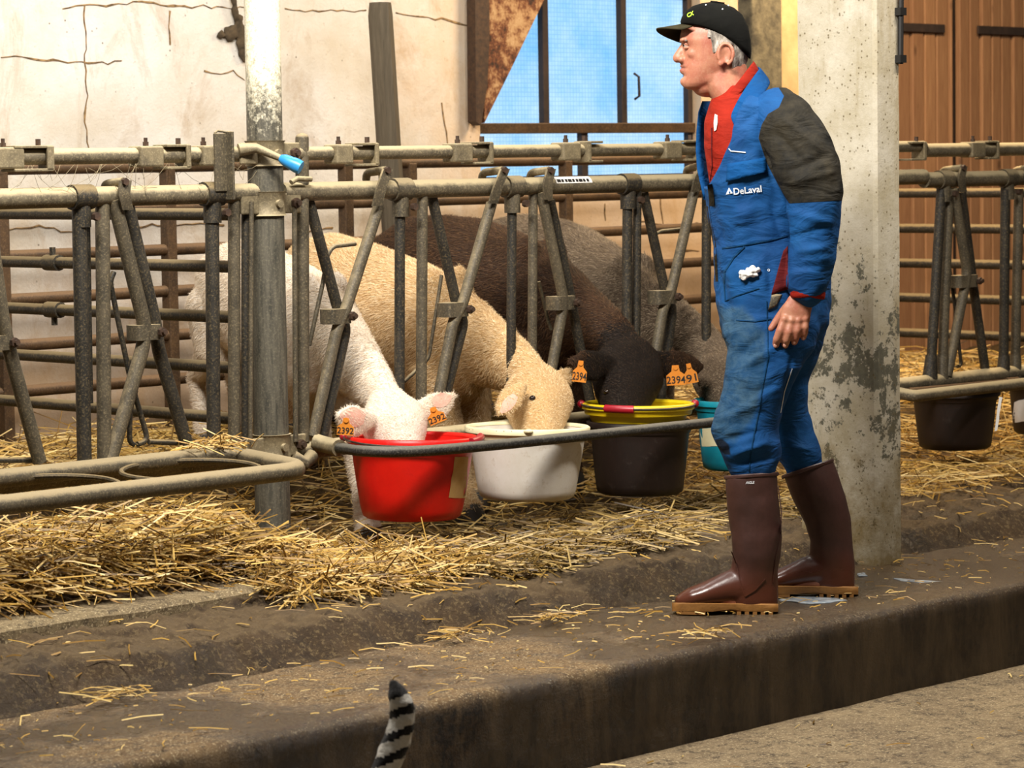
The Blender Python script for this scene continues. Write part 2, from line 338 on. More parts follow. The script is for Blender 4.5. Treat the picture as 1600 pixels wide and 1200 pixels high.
# ------------------------------------------------------------------ mesh helpers
ORG = {}
def frame(t, side):
    t = t.normalized(); s = Vector(side) - t*Vector(side).dot(t)
    if s.length < 1e-4:
        s = Vector((1, 0, 0)) - t*t.x
        if s.length < 1e-3: s = Vector((0, 1, 0)) - t*t.y
    s.normalize(); return s, t.cross(s)
class MB:
    def __init__(s): s.v = []; s.f = []; s.mi = []
    def add(s, vs, fs, mi=0):
        o = len(s.v); s.v += [Vector(a) for a in vs]; s.f += [tuple(i+o for i in f) for f in fs]; s.mi += [mi]*len(fs); return s
    def rings(s, rings, closed=True, cap=True, mi=0):
        n = len(rings[0]); vs = [p for r in rings for p in r]; fs = []
        for k in range(len(rings)-1):
            for i in range(n if closed else n-1):
                j = (i+1) % n; fs.append((k*n+i, k*n+j, (k+1)*n+j, (k+1)*n+i))
        if cap and closed: fs.append(tuple(range(n-1, -1, -1))); fs.append(tuple(range((len(rings)-1)*n, len(rings)*n)))
        return s.add(vs, fs, mi)
    def tube(s, pts, r, n=10, side=(0, 0, 1), cap=True, mi=0, close=False):
        pts = [Vector(p) for p in pts]; R = r if isinstance(r, (list, tuple)) else [r]*len(pts); rr = []
        if abs((pts[-1]-pts[0]).normalized().dot(Vector(side).normalized())) > .85 and not close: side = (1, 0, 0) if abs(Vector(side).normalized().x) < .5 else (0, 1, 0)
        for i, p in enumerate(pts):
            if close: t = pts[(i+1) % len(pts)]-pts[i-1]
            else: t = pts[min(i+1, len(pts)-1)]-pts[max(i-1, 0)]
            a, b = frame(t, side); q = R[i]; qa, qb = q if isinstance(q, (list, tuple)) else (q, q)
            rr.append([p+a*(qa*math.cos(2*math.pi*k/n))+b*(qb*math.sin(2*math.pi*k/n)) for k in range(n)])
        if close: rr.append(rr[0]); return s.rings(rr, True, False, mi)
        return s.rings(rr, True, cap, mi)
    def limb(s, pts, radii, n=16, side=(0, 0, 1), mi=0):
        """tube with rounded ends; radii may be (along side, across) pairs"""
        pts = [Vector(p) for p in pts]; rad = [q if isinstance(q, (list, tuple)) else (q, q) for q in radii]
        d0 = (pts[0]-pts[1]).normalized(); d1 = (pts[-1]-pts[-2]).normalized(); a = min(rad[0]); b = min(rad[-1])
        P = [pts[0]+d0*a*.9, pts[0]+d0*a*.55]+pts+[pts[-1]+d1*b*.55, pts[-1]+d1*b*.9]
        k = lambda q, f: (q[0]*f, q[1]*f)
        return s.tube(P, [k(rad[0], .3), k(rad[0], .75)]+rad+[k(rad[-1], .75), k(rad[-1], .3)], n, side, True, mi)
    def ell(s, c, r, axes=None, n=14, m=9, mi=0):
        ax = axes or (Vector((1, 0, 0)), Vector((0, 1, 0)), Vector((0, 0, 1))); c = Vector(c); rr = []
        for j in range(m):
            t = math.pi*(j+.35)/(m-.3); z = math.cos(t); q = math.sin(t)
            rr.append([c+ax[0]*(r[0]*q*math.cos(2*math.pi*i/n))+ax[1]*(r[1]*q*math.sin(2*math.pi*i/n))+ax[2]*(r[2]*z) for i in range(n)])
        return s.rings(rr, mi=mi)
    def box(s, c, h, axes=None, mi=0):
        ax = axes or (Vector((1, 0, 0)), Vector((0, 1, 0)), Vector((0, 0, 1))); c = Vector(c)
        vs = [c+ax[0]*(h[0]*a)+ax[1]*(h[1]*b)+ax[2]*(h[2]*d) for d in (-1, 1) for b in (-1, 1) for a in (-1, 1)]
        return s.add(vs, [(0, 2, 3, 1), (4, 5, 7, 6), (0, 1, 5, 4), (2, 6, 7, 3), (0, 4, 6, 2), (1, 3, 7, 5)], mi)
    def lathe(s, prof, c, n=40, mi=0, tilt=None):
        c = Vector(c); rr = []
        for r, z in prof:
            ring = [Vector((r*math.cos(2*math.pi*i/n), r*math.sin(2*math.pi*i/n), z)) for i in range(n)]
            rr.append([c+((tilt @ p) if tilt else p) for p in ring])
        return s.rings(rr, True, False, mi)
    def slab(s, poly, off, mi=0):
        """closed polygon given thickness along off"""
        n = len(poly); a = [Vector(p) for p in poly]; b = [p+Vector(off) for p in a]
        return s.add(a+b, [tuple(range(n-1, -1, -1)), tuple(range(n, 2*n))]+[(i, (i+1) % n, n+(i+1) % n, n+i) for i in range(n)], mi)
    def mesh(s, name):
        me = bpy.data.meshes.new(name); me.from_pydata([tuple(p) for p in s.v], [], s.f); me.update(); return me
def shade(me, on=True):
    if len(me.polygons): me.polygons.foreach_set('use_smooth', [on]*len(me.polygons))
def fixn(me):
    b = bmesh.new(); b.from_mesh(me); bmesh.ops.recalc_face_normals(b, faces=b.faces); b.to_mesh(me); b.free()
def put(me, name, mats, parent=None, org=None, smooth=True, autos=None, normals=True):
    """link a mesh given in barn coordinates as one object whose origin is org (its base by default)"""
    if normals: fixn(me)
    n = len(me.vertices); a = np.empty(n*3, np.float32); me.vertices.foreach_get('co', a); a = a.reshape(-1, 3)
    if org is None: org = Vector(((a[:, 0].min()+a[:, 0].max())/2, (a[:, 1].min()+a[:, 1].max())/2, a[:, 2].min()))
    org = Vector(org); a -= np.array(org, np.float32); me.vertices.foreach_set('co', a.ravel()); me.update()
    o = bpy.data.objects.new(name, me); COL.objects.link(o)
    for m in (mats if isinstance(mats, (list, tuple)) else [mats]): me.materials.append(MATS[m])
    shade(me, smooth)
    if smooth and autos:
        md = o.modifiers.new('crisp', 'EDGE_SPLIT'); md.split_angle = math.radians(autos)
    ORG[o.name] = org
    if parent: o.parent = parent; o.location = org-ORG[parent.name]
    else: o.location = org
    me.name = name
    return o
def build(mb, name, mats, parent=None, org=None, smooth=True, autos=40, bevel=0):
    me = mb.mesh(name); me.polygons.foreach_set('material_index', mb.mi)
    o = put(me, name, mats, parent, org, smooth, autos)
    if bevel:
        md = o.modifiers.new('worn_edges', 'BEVEL'); md.width = bevel; md.segments = 2; md.limit_method = 'ANGLE'
        o.modifiers.move(len(o.modifiers)-1, 0)
    return o
def tag(o, label, cat, group=None, kind=None):
    o['label'] = label
    if cat: o['category'] = cat
    if group: o['group'] = group
    if kind: o['kind'] = kind
    return o
def struct(o): o['kind'] = 'structure'; return o
def empty(name, loc):
    o = bpy.data.objects.new(name, None); o.empty_display_size = .1; COL.objects.link(o); o.location = loc; ORG[o.name] = Vector(loc); return o
def fuse(mb, voxel, smooth=4, factor=.5):
    """one continuous skin over overlapping closed shapes"""
    me = mb.mesh('tmp'); fixn(me); o = bpy.data.objects.new('tmp', me); COL.objects.link(o)
    r = o.modifiers.new('r', 'REMESH'); r.mode = 'VOXEL'; r.voxel_size = voxel
    if smooth:
        q = o.modifiers.new('s', 'SMOOTH'); q.factor = factor; q.iterations = smooth
    dg = bpy.context.evaluated_depsgraph_get(); dg.update()
    out = bpy.data.meshes.new_from_object(o.evaluated_get(dg)); bpy.data.objects.remove(o); bpy.data.meshes.remove(me)
    return out
def verts(me):
    a = np.empty(len(me.vertices)*3, np.float32); me.vertices.foreach_get('co', a); return a.reshape(-1, 3)
def setverts(me, a): me.vertices.foreach_set('co', np.ascontiguousarray(a, np.float32).ravel()); me.update()
def pix(a):
    d = a-np.array(CAM_POS); z = d@np.array(CF); return 800+FPX*(d@np.array(CR))/z, 600-FPX*(d@np.array(CU))/z, z
def bvh(o):
    me = o.data; M = Matrix.Translation(ORG[o.name])
    return BVHTree.FromPolygons([M @ v.co for v in me.vertices], [p.vertices[:] for p in me.polygons])
def text_mesh(txt, size=1.0, shear=0, bold=0):
    c = bpy.data.curves.new('t', 'FONT'); c.body = txt; c.size = size; c.align_x = 'CENTER'; c.align_y = 'CENTER'; c.shear = shear; c.offset = bold
    c.resolution_u = 3
    o = bpy.data.objects.new('t', c); COL.objects.link(o); dg = bpy.context.evaluated_depsgraph_get(); dg.update()
    me = bpy.data.meshes.new_from_object(o.evaluated_get(dg)); bpy.data.objects.remove(o)
    return me
def text_plane(txt, name, mat, parent, c, ax, ay, height, off, squash=1.0, bold=0):
    """flat lettering on a flat thing: c centre, ax reading direction, ay up, off lift along the surface normal"""
    me = text_mesh(txt, 1.0, 0, bold); a = verts(me).copy(); h = a[:, 1].max()-a[:, 1].min(); k = height/h
    cx = (a[:, 0].max()+a[:, 0].min())/2; cy = (a[:, 1].max()+a[:, 1].min())/2
    P = np.array(c)+np.outer((a[:, 0]-cx)*k*squash, np.array(ax))+np.outer((a[:, 1]-cy)*k, np.array(ay))+np.array(off)
    setverts(me, P); return put(me, name, mat, parent, smooth=False, normals=False)
def on_surface(pts2d, tree, lift, back=None):
    """points along picture rays onto a real surface, lifted off it a little"""
    out = []; last = back
    for x, y in pts2d:
        d = ray(x, y).normalized(); h = tree.ray_cast(CAM_POS, d)
        if h[0] is None: D = last
        else: D = (h[0]-CAM_POS).length; last = D
        out.append(CAM_POS+d*(D-lift))
    return out
def V2(name, **k): return None
def wob(p, sc, amp, seed=0): return noise.noise(Vector(p)*sc+Vector((seed*7.3, seed*3.1, seed)))*amp

# ------------------------------------------------------------------ setting
def grid(us, vs_, fz):
    mb = MB(); n = len(vs_)
    V = [Vector((u, v, fz(u, v))) for u in us for v in vs_]
    F = [(i*n+j, (i+1)*n+j, (i+1)*n+j+1, i*n+j+1) for i in range(len(us)-1) for j in range(n-1)]
    return mb.add(V, F)
def fr(a, b, st):
    n = max(2, int(round((b-a)/st))+1); return [a+(b-a)*i/(n-1) for i in range(n)]
def sst(x, a, b):
    t = min(1, max(0, (x-a)/(b-a))); return t*t*(3-2*t)
VC = -1.60
o = struct(build(grid(fr(-6, 8, .25), fr(-7.5, VC+.02, .2), lambda u, v: -.25+wob((u, v, 0), 2.5, .004)), 'floor', 'floor_concrete'))
tag(o, 'pale worn concrete alley floor below the walkway step', None)
# walkway: a worn concrete step with a rounded front edge
mb = MB(); rr = []
for u in fr(-4.0, 7.5, .035):
    e = wob((u, 0, 1), 3, .012)+wob((u, 0, 2), 14, .006); row = []
    for v in fr(-.80, VC+.035, .045): row.append(Vector((u, v, wob((u, v, 3), 3, .006)+wob((u, v, 4), 14, .003))))
    for a in (15, 35, 55, 75): row.append(Vector((u, VC+.03+e*.4-.03*math.sin(math.radians(a)), -.03+.03*math.cos(math.radians(a))+e*.3)))
    for z in (-.05, -.09, -.13, -.17, -.21, -.26): row.append(Vector((u, VC+e*.35+wob((u, z*3, 5), 9, .006), z)))
    rr.append(row)
mb.rings(rr, closed=False, cap=False)
o = tag(struct(build(mb, 'floor_walkway', 'walkway_concrete', autos=None)), 'wet brown concrete walkway step with a worn front edge', None)

def bank(u): return -1.02+wob((u, 0, 9), 2.2, .05)+wob((u, 0, 10), 9, .02)
def ground(u, v):
    b = bank(u); z = -.02+.105*sst(v, b, b+.17-.07*abs(wob((u, 5, 5), 1.7, 1.6)))
    z += .02*sst(v, -.8, -.2)
    if u < -.1: z += .10*sst(-.1-u, 0, .40)*math.exp(-((v+.12)/.22)**2)      # heaped bedding under the empty rack
    z -= .03*sst(u, .2, .5)*sst(v, -.5, -.25)*(1-sst(v, .1, .5))
    z += .21*sst(v, .1, .95)
    if u > 1.9: z -= .0
    k = sst(v, b-.02, b+.12)
    z += k*(wob((u, v, 1), 3.2, .020)+wob((u, v, 2), 11, .022)+wob((u, v, 3), 26, .016)+wob((u, v, 4), 55, .009))
    return z
mb = grid(fr(-2.6, 4.6, .018), fr(-1.16, .12, .016), ground)
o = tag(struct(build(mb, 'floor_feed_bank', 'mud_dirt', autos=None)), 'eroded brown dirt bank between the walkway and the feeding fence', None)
mb = grid(fr(-1.8, 8.2, .06), fr(.10, 2.05, .05), ground)
o = tag(struct(build(mb, 'floor_pen', 'straw_bed', autos=None)), 'straw covered floor of the calf pens', None)
# low concrete kerb, half buried
mb = MB(); rr = []
for u in fr(-2.6, -.42, .06):
    e = wob((u, 1, 1), 6, .008); zt = .128+wob((u, 2, 1), 5, .006)
    rr.append([Vector((u, -.50+e, .02)), Vector((u, -.505+e, zt-.012)), Vector((u, -.49+e, zt)), Vector((u, -.34, zt)), Vector((u, -.32, .02))])
mb.rings(rr); tag(struct(build(mb, 'trim_1', 'kerb_concrete', autos=50)), 'low concrete kerb half buried in straw', None)

# back wall with a window opening and a door opening
VW = 2.0; WT = .25
W0, W1, WZ0 = 2.915, 4.34, 1.205
D0, D1 = 5.55, 7.3
WTOP = 3.4
mb = MB()
def wallbox(u0, u1, z0, z1): mb.box(((u0+u1)/2, VW+WT/2, (z0+z1)/2), ((u1-u0)/2, WT/2, (z1-z0)/2))
wallbox(-2.5, W0, 0, WTOP); wallbox(W0, W1, 0, WZ0); wallbox(W0, W1, 2.55, WTOP); wallbox(W1, D0, 0, WTOP); wallbox(D0, D1, 2.6, WTOP); wallbox(D1, 8.5, 0, WTOP); wallbox(D0, D1, 0, .28)
wall = tag(struct(build(mb, 'wall_back', 'wall_limewash', smooth=False)), 'stained limewashed block wall behind the calf pens', None)
# cracked joints of the blockwork, each a sunken, ragged line
def crack(px, wd=.006):
    mb = MB(); P = [onv(x, y, VW-.001) for x, y in px]; pts = []
    for a, b in zip(P[:-1], P[1:]):
        n = max(2, int((b-a).length/.03))
        for i in range(n):
            q = a.lerp(b, i/n); pts.append(q+Vector((wob(q, 22, .012, 1)+wob(q, 60, .006, 2), 0, wob(q, 22, .012, 3)+wob(q, 60, .006, 4))))
    pts.append(P[-1]); mb.tube(pts, [(.0035, max(.0015, wd*.55*(.4+abs(wob(q, 16, 1.9, 5))))) for q in pts], 5, (0, 1, 0))
    build(mb, 'crack', 'crack_dark', wall)
for c in ([(95, 12), (130, 10), (220, 4), (300, 10), (385, 12)], [(0, 90), (60, 92), (128, 100), (190, 95)], [(132, 10), (133, 100), (135, 190), (140, 236)],
          [(265, 15), (266, 70)], [(445, 13), (480, 18), (572, 16)], [(618, 20), (650, 26), (690, 30), (742, 42)], [(0, 360), (60, 355), (120, 362)],
          [(215, 355), (290, 348), (350, 352)], [(1000, 345), (1040, 352), (1095, 350)], [(943, 318), (946, 345)], [(1032, 310), (1036, 350)],
          [(320, 115), (365, 112), (382, 125)], [(1060, 390), (1092, 392)], [(470, 362), (520, 356)], [(690, 160), (700, 230)]):
    crack(c)
mb = MB()      # soot and cobweb clump with a hanging cable
for x, y, r in ((372, 30, .02), (374, 48, .035), (360, 52, .03), (345, 55, .018), (378, 66, .03), (380, 84, .022), (383, 92, .012)):
    mb.ell(onv(x, y, VW-.01), (r, .014, r*1.1), n=10, m=7)
mb.tube([onv(363, -40, VW-.02), onv(365, 0, VW-.02), onv(370, 30, VW-.015)], .012, 8)
me = fuse(mb, .006, 2); a = verts(me).copy()
a += np.array([[wob(p, 40, .012, 1), 0, wob(p, 40, .012, 2)] for p in a]); setverts(me, a)
tag(put(me, 'cobweb_clump', 'cobweb_soot'), 'sooty cobweb clump hanging from a cable on the white wall', 'cobweb')

# window: rusty frame, mullions, blue lit panes
win = struct(empty('window_1', (W0, VW+.1, WZ0))); tag(win, 'old metal framed window with blue daylit wired panes', None)
def wbar(u0, u1, z0, z1, v=VW+.08, d=.03, name='window_frame', m='hinge_iron'):
    build(MB().box(((u0+u1)/2, v, (z0+z1)/2), ((u1-u0)/2, d, (z1-z0)/2)), name, m, win, smooth=False, bevel=.004)
HZ = 1.443; MU = (3.375, 3.878); ML = 3.616
wbar(W0, W0+.03, WZ0, 2.55); wbar(W1-.03, W1, WZ0, 2.55); wbar(W0, W1, WZ0, WZ0+.03)
wbar(W0, W1, HZ-.025, HZ+.02, d=.045, name='transom', m='pipe_rust')
for u in MU: wbar(u-.018, u+.018, HZ, 2.55, name='mullion')
wbar(ML-.02, ML+.02, WZ0, HZ, name='mullion')
def pane(u0, u1, z0, z1): build(MB().box(((u0+u1)/2, VW+.085, (z0+z1)/2), ((u1-u0)/2, .004, (z1-z0)/2)), 'pane', 'window_glass', win, smooth=False)
ed = [W0+.03, MU[0], MU[1], W1-.03]
for a, b in zip(ed[:-1], ed[1:]): pane(a, b, HZ, 2.02); pane(a, b, 2.05, 2.55)
wbar(W0, W1, 2.02, 2.05, name='mullion')
pane(W0+.03, ML, WZ0+.03, HZ); pane(ML, W1-.03, WZ0+.03, HZ)
mb = MB().tube([onv(991, 115, VW+.02), onv(998, 120, VW-.01), onv(999, 150, VW-.01), onv(992, 155, VW+.02)], .006, 8)
build(mb, 'window_catch', 'hinge_iron', win)
# mottled triangular sheet with a red-brown edge strip against the window
sh = empty('rusty_sheet', onv(752, 205, VW-.04))
v_ = VW-.045
build(MB().slab([onv(758, -60, v_), onv(882, -60, v_), onv(850, 0, v_), onv(800, 105, v_), onv(757, 192, v_)], (0, .03, 0)), 'sheet', 'rusty_sheet', sh, smooth=False)
build(MB().slab([onv(742, -60, v_-.02), onv(764, -60, v_-.02), onv(765, 60, v_-.02), onv(762, 130, v_-.02), onv(752, 196, v_-.02), onv(744, 190, v_-.02)], (0, .05, 0)), 'edge_strip', 'bolt_rust', sh, smooth=False)
tag(sh, 'mottled rusty triangular metal sheet beside the blue window', 'metal sheet')

# plank doors at the far right of the wall, every board its own piece
us = [onv(x, 200, VW+.03).x for x in (1385, 1405, 1426.5, 1446.5, 1466, 1486, 1492)]
dr = [struct(empty('door_1', (us[0], VW+.04, .28))), struct(empty('door_2', (us[-1], VW+.04, .28)))]
tag(dr[0], 'reddish vertical plank door leaf next to the pillar', None); tag(dr[1], 'paler vertical plank door leaf with a long iron strap', None)
def plank(d, a, b, k): build(MB().box(((a+b)/2, VW+.05+.004*(k % 3), 1.45), ((b-a)/2-.010, .016, 1.17)), 'plank', 'wood_plank', d, smooth=False, bevel=.004)
xs0 = [1365, 1385, 1405, 1426.5, 1446.5, 1466, 1486, 1492]; xs1 = [1501, 1518, 1535, 1551.5, 1567.5, 1584, 1601, 1618, 1635, 1652]
for k, (a, b) in enumerate(zip(xs0[:-1], xs0[1:])): plank(dr[0], onv(a, 200, VW+.03).x, onv(b, 200, VW+.03).x, k)
for k, (a, b) in enumerate(zip(xs1[:-1], xs1[1:])): plank(dr[1], onv(a, 200, VW+.03).x, onv(b, 200, VW+.03).x, k+1)
for d, a, b, y in ((dr[0], 1370, 1474, 43), (dr[1], 1526, 1655, 49)):
    p, q = onv(a, y, VW+.03), onv(b, y, VW+.03); z = (p.z+q.z)/2
    build(MB().box(((p.x+q.x)/2, VW+.024, z), ((q.x-p.x)/2, .006, .021)), 'strap_hinge', 'hinge_iron', d, smooth=False, bevel=.003)
p = onv(1497, 200, VW+.05)
tag(struct(build(MB().box((p.x, VW+.10, 1.45), (.035, .02, 1.17)).box((D0+.02, VW+.10, 1.45), (.03, .05, 1.17)).box((D1-.02, VW+.1, 1.45), (.03, .05, 1.17)), 'trim_2', 'hinge_iron', smooth=False)), 'dark door frame seen in the gap between the plank doors', None)

# concrete pillar, whitewashed and flaking
PC = onz(1416, 870, .015); pu0, pu1 = PC.x-.15, PC.x; pv0, pv1 = PC.y, PC.y+.305
mb = MB(); rr = []
ch = .028
prof = [(pu0+ch*.4, pv0), (pu1-ch, pv0), (pu1, pv0+ch), (pu1, pv1), (pu0, pv1), (pu0, pv0+ch*.4)]
for z in fr(-.05, 3.2, .12):
    rr.append([Vector((u+wob((u, v, z), 4, .004), v+wob((u, v, z+9), 4, .004), z)) for u, v in prof])
mb.rings(rr)
pil = tag(build(mb, 'concrete_pillar', 'pillar_paint', autos=25), 'whitewashed flaking concrete pillar with bare grey patches behind the man', 'pillar')
mb = MB().tube([Vector((pu1-.02, pv0-.012, 3.2)), Vector((pu1-.02, pv0-.012, 2.3)), onv(1407, 100, pv0-.012)], .009, 8)
for y in (18, 92): mb.box(onv(1407, y, pv0-.01), (.016, .012, .012))
tag(build(mb, 'downpipe_cable', 'ink_black'), 'thick black cable clipped to the edge of the concrete pillar', 'cable')
# posts in the pens
mb = MB(); a, b = onv(594, 4, 1.5), onv(617, 380, 1.5); c = b+(b-a)*((b.z-.25)/(a.z-b.z))
mb.tube([c, c.lerp(a, .5), a-Vector((0, 0, .05)), a], [(.047, .047)]*3+[(.043, .040)], 8, (0, 1, 0))
tag(build(mb, 'timber_post', 'wood_post', autos=40), 'dark weathered timber post with a ragged top in the calf pen', 'post')
def rpost(x0, x1, y, v, mat, name, label, cat, z0=.2, z1=3.2, d=.05):
    p, q = onv(x0, y, v), onv(x1, y, v); b = MB(); w = (q.x-p.x)/2
    b.box(((p.x+q.x)/2, v, (z0+z1)/2), (w, d, (z1-z0)/2)); return tag(build(b, name, mat, smooth=False, bevel=.008), label, cat)
rpost(1164, 1211, 100, 1.2, 'column_stone', 'timber_column', 'mottled grey-brown column rising behind the man in the cap', 'column', d=.04)  # mottled column with a stone-like surface
rpost(1213, 1241, 100, 1.3, 'batten_wood', 'wooden_batten', 'pale cream upright batten between the column and the pillar', 'batten', d=.03)

# ------------------------------------------------------------------ feeding fence
def bend(pts, rad=.03, n=4):
    """round the corners of a polyline"""
    pts = [Vector(p) for p in pts]; out = [pts[0]]
    for a, b, c in zip(pts[:-2], pts[1:-1], pts[2:]):
        r = min(rad, (a-b).length*.45, (c-b).length*.45); p = b+(a-b).normalized()*r; q = b+(c-b).normalized()*r
        for i in range(n+1):
            t = i/n; out.append(p*(1-t)**2+b*(2*t*(1-t))+q*t*t)
    return out+[pts[-1]]
VF = 0.0
def pv(px, v=VF): return [onv(x, y, v) for x, y in px]
def bar(par, name, px, r, mat, v=VF, n=12, rad=0):
    P = pv(px, v)
    if rad: P = bend(P, rad)
    return build(MB().tube(P, r, n), name, mat, par)
FX, FY, FZ = Vector((1, 0, 0)), Vector((0, 1, 0)), Vector((0, 0, 1))
def rail(par, name, u0, u1, z, r, mat, v=VF): return build(MB().tube([(u0, v, z), (u1, v, z)], r, 14), name, mat, par)
def clampblock(par, x, w, v=VF, z=1.33):
    """sheet metal collar round the locking rail with a bolt on top"""
    u = onv(x, 240, v).x; p = build(MB().box((u, v, z), (w/2, .032, .030)), 'rail_clamp', 'plate_dusty', par, smooth=False, bevel=.006)
    build(MB().tube([(u, v, z+.028), (u, v, z+.042)], .009, 6).tube([(u, v, z+.042), (u, v, z+.054)], .006, 6), 'bolt', 'bolt_rust', p)
def uchannel(par, x, w, v=VF, z=1.33, flip=1):
    """open channel stop bolted to the rail"""
    u = onv(x, 240, v).x; b = MB(); t = .004
    b.box((u, v, z+.030), (w/2, .034, t)); b.box((u, v, z-.034), (w/2, .034, t)); b.box((u+flip*w/2, v, z-.002), (t, .034, .034)); b.box((u+flip*w*.42, v-.032, z), (w*.08, t, .032))
    p = build(b, 'rail_channel', 'plate_dusty', par, smooth=False, bevel=.002)
    build(MB().tube([(u+flip*w*.3, v, z+.030), (u+flip*w*.3, v, z+.052)], .008, 6), 'bolt', 'bolt_rust', p)
def socket(par, x, y=292, v=VF, mat='pipe_grey', z=1.218):
    """tee collar where an upright hangs from the upper rail"""
    p = onv(x, y, v); b = MB().tube([(p.x-.035, v, z), (p.x+.035, v, z)], .036, 14).tube([(p.x, v, z-.01), (p.x, v, z-.085)], .027, 12)
    o = build(b, 'tee_collar', mat, par); q = Vector((p.x+.02, v-.034, z-.055))
    build(MB().tube([q, q+Vector((0, -.016, 0))], .012, 6), 'bolt', 'bolt_rust', o)
def hook(par, x0, x1, ytop, ybot, v=VF, lean=0):
    """bent flat lever over the upper rail: horizontal finger, then a strap dropping to the swing bar"""
    b = MB(); A = onv(x0, ytop+4, v+.06); B = onv(x1, ytop, v-.03)
    b.tube(bend([A-Vector((0, 0, .05)), A, B], .02), .013, 10)
    o = build(b, 'lever_finger', 'plate_dusty', par)
    C = [onv(x1+3, ytop-2, v-.045), onv(x1-2+lean*.35, (ytop+ybot)/2-2, v-.05), onv(x1+lean, ybot, v-.04)]
    st = MB(); rr = []
    for p in [C[0], C[0].lerp(C[1], .5), C[1], C[1].lerp(C[2], .5), C[2]]:
        rr.append([p+FX*.020-FY*.004, p-FX*.020-FY*.004, p-FX*.020+FY*.004, p+FX*.020+FY*.004])
    st.rings(rr); build(st, 'lever_strap', 'pipe_grey', par, autos=60)
    q = onv(x1, ytop, v-.045); build(MB().tube([q, q-FY*.014], .011, 6), 'bolt', 'bolt_rust', o)
def collar(par, x0, x1, y0, y1, v=VF):
    """strap that pins the two swing bars together"""
    a, b = onv(x0, y0, v-.03), onv(x1, y1, v-.03); z0, z1 = b.z, a.z; mb = MB(); r = (z1-z0)/2; c = (a+b)/2; L = (b.x-a.x)/2
    prof = []
    for k in range(16):
        t = 2*math.pi*k/16; prof.append((c.x+(L-r*.6)*(1 if math.cos(t) > 0 else -1)+r*.6*math.cos(t), .032*math.sin(t)))
    mb.rings([[Vector((u, v+w, z)) for u, w in prof] for z in (z0, z0+.3*r, z1-.3*r, z1)])
    o = build(mb, 'pivot_strap', 'pipe_grey', par, autos=40); q = Vector((b.x-.012, v-.036, c.z))
    build(MB().tube([q, q-FY*.012], .014, 6).tube([q-FY*.012, q-FY*.022], .008, 8), 'bolt', 'bolt_rust', o)

# --- left panel, by the empty rack
L = empty('headlock_fence', (-.65, 0, .44))
tag(L, 'dusty tubular headlock panel above the empty bucket rack', 'fence', 'tubular headlock panels')
rail(L, 'locking_rail', -2.1, -.055, 1.333, .023, 'pipe_rail'); rail(L, 'upper_rail', -2.1, -.045, 1.218, .029, 'pipe_rail'); rail(L, 'lower_rail', -2.1, -.07, .432, .030, 'pipe_rail')
uchannel(L, 42, .13, flip=1); clampblock(L, 5, .10); clampblock(L, 228, .085); uchannel(L, 268, .085, flip=1); clampblock(L, 318, .05)
p = onv(345, 250, -.035)
mb = MB().box((p.x, p.y, 1.31), (.024, .005, .085)); mb.tube([(p.x-.022, p.y, 1.395), (p.x-.01, p.y, 1.402), (p.x+.012, p.y, 1.40), (p.x+.035, p.y-.02, 1.396)], (.004), 6)
mb.box((p.x+.022, p.y-.012, 1.30), (.004, .02, .10)); build(mb, 'latch_plate', 'pipe_grey', L, smooth=False, bevel=.003)
for (x0, x1, r, m) in ((123, 132, .021, 'pipe_dark'), (160, 163, .021, 'pipe_grey'), (331, 334, .021, 'pipe_dark'), (366, 366, .019, 'pipe_grey'), (384, 384, .014, 'pipe_dark')):
    bar(L, 'upright', [(x0, 300), (x1, 722 if x1 < 200 else 700)], r, m)
bar(L, 'thin_rod', [(393, 315), (391, 690)], .007, 'pipe_grey', -.04); bar(L, 'thin_rod', [(137, 330), (142, 630)], .007, 'pipe_dark', .05)
socket(L, 126, mat='pipe_dark'); socket(L, 331, mat='pipe_dark')
bar(L, 'swing_bar', [(178, 312), (226, 508), (224, 540), (172, 720)], .021, 'pipe_grey', -.012, rad=.05)
bar(L, 'swing_bar', [(197, 312), (243, 508), (247, 545), (293, 698)], .020, 'pipe_dark', .012, rad=.05)
collar(L, 214, 255, 509, 530); hook(L, 163, 193, 284, 328, lean=6)
bar(L, 'swing_bar', [(-22, 312), (4, 500), (14, 545), (62, 722)], .020, 'pipe_grey', -.012, rad=.05); collar(L, -18, 25, 526, 546)
bar(L, 'swing_bar', [(-36, 312), (-12, 505), (-14, 545), (-50, 722)], .020, 'pipe_dark', .012, rad=.05)
bar(L, 'guide_loop', [(178, 425), (172, 440), (203, 590), (232, 690), (202, 697), (203, 640), (212, 610)], .008, 'pipe_dark', .035, rad=.03)
bar(L, 'guide_loop', [(232, 690), (276, 692)], .008, 'pipe_dark', .035); bar(L, 'guide_loop', [(-5, 719), (52, 719)], .008, 'pipe_dark', .02)

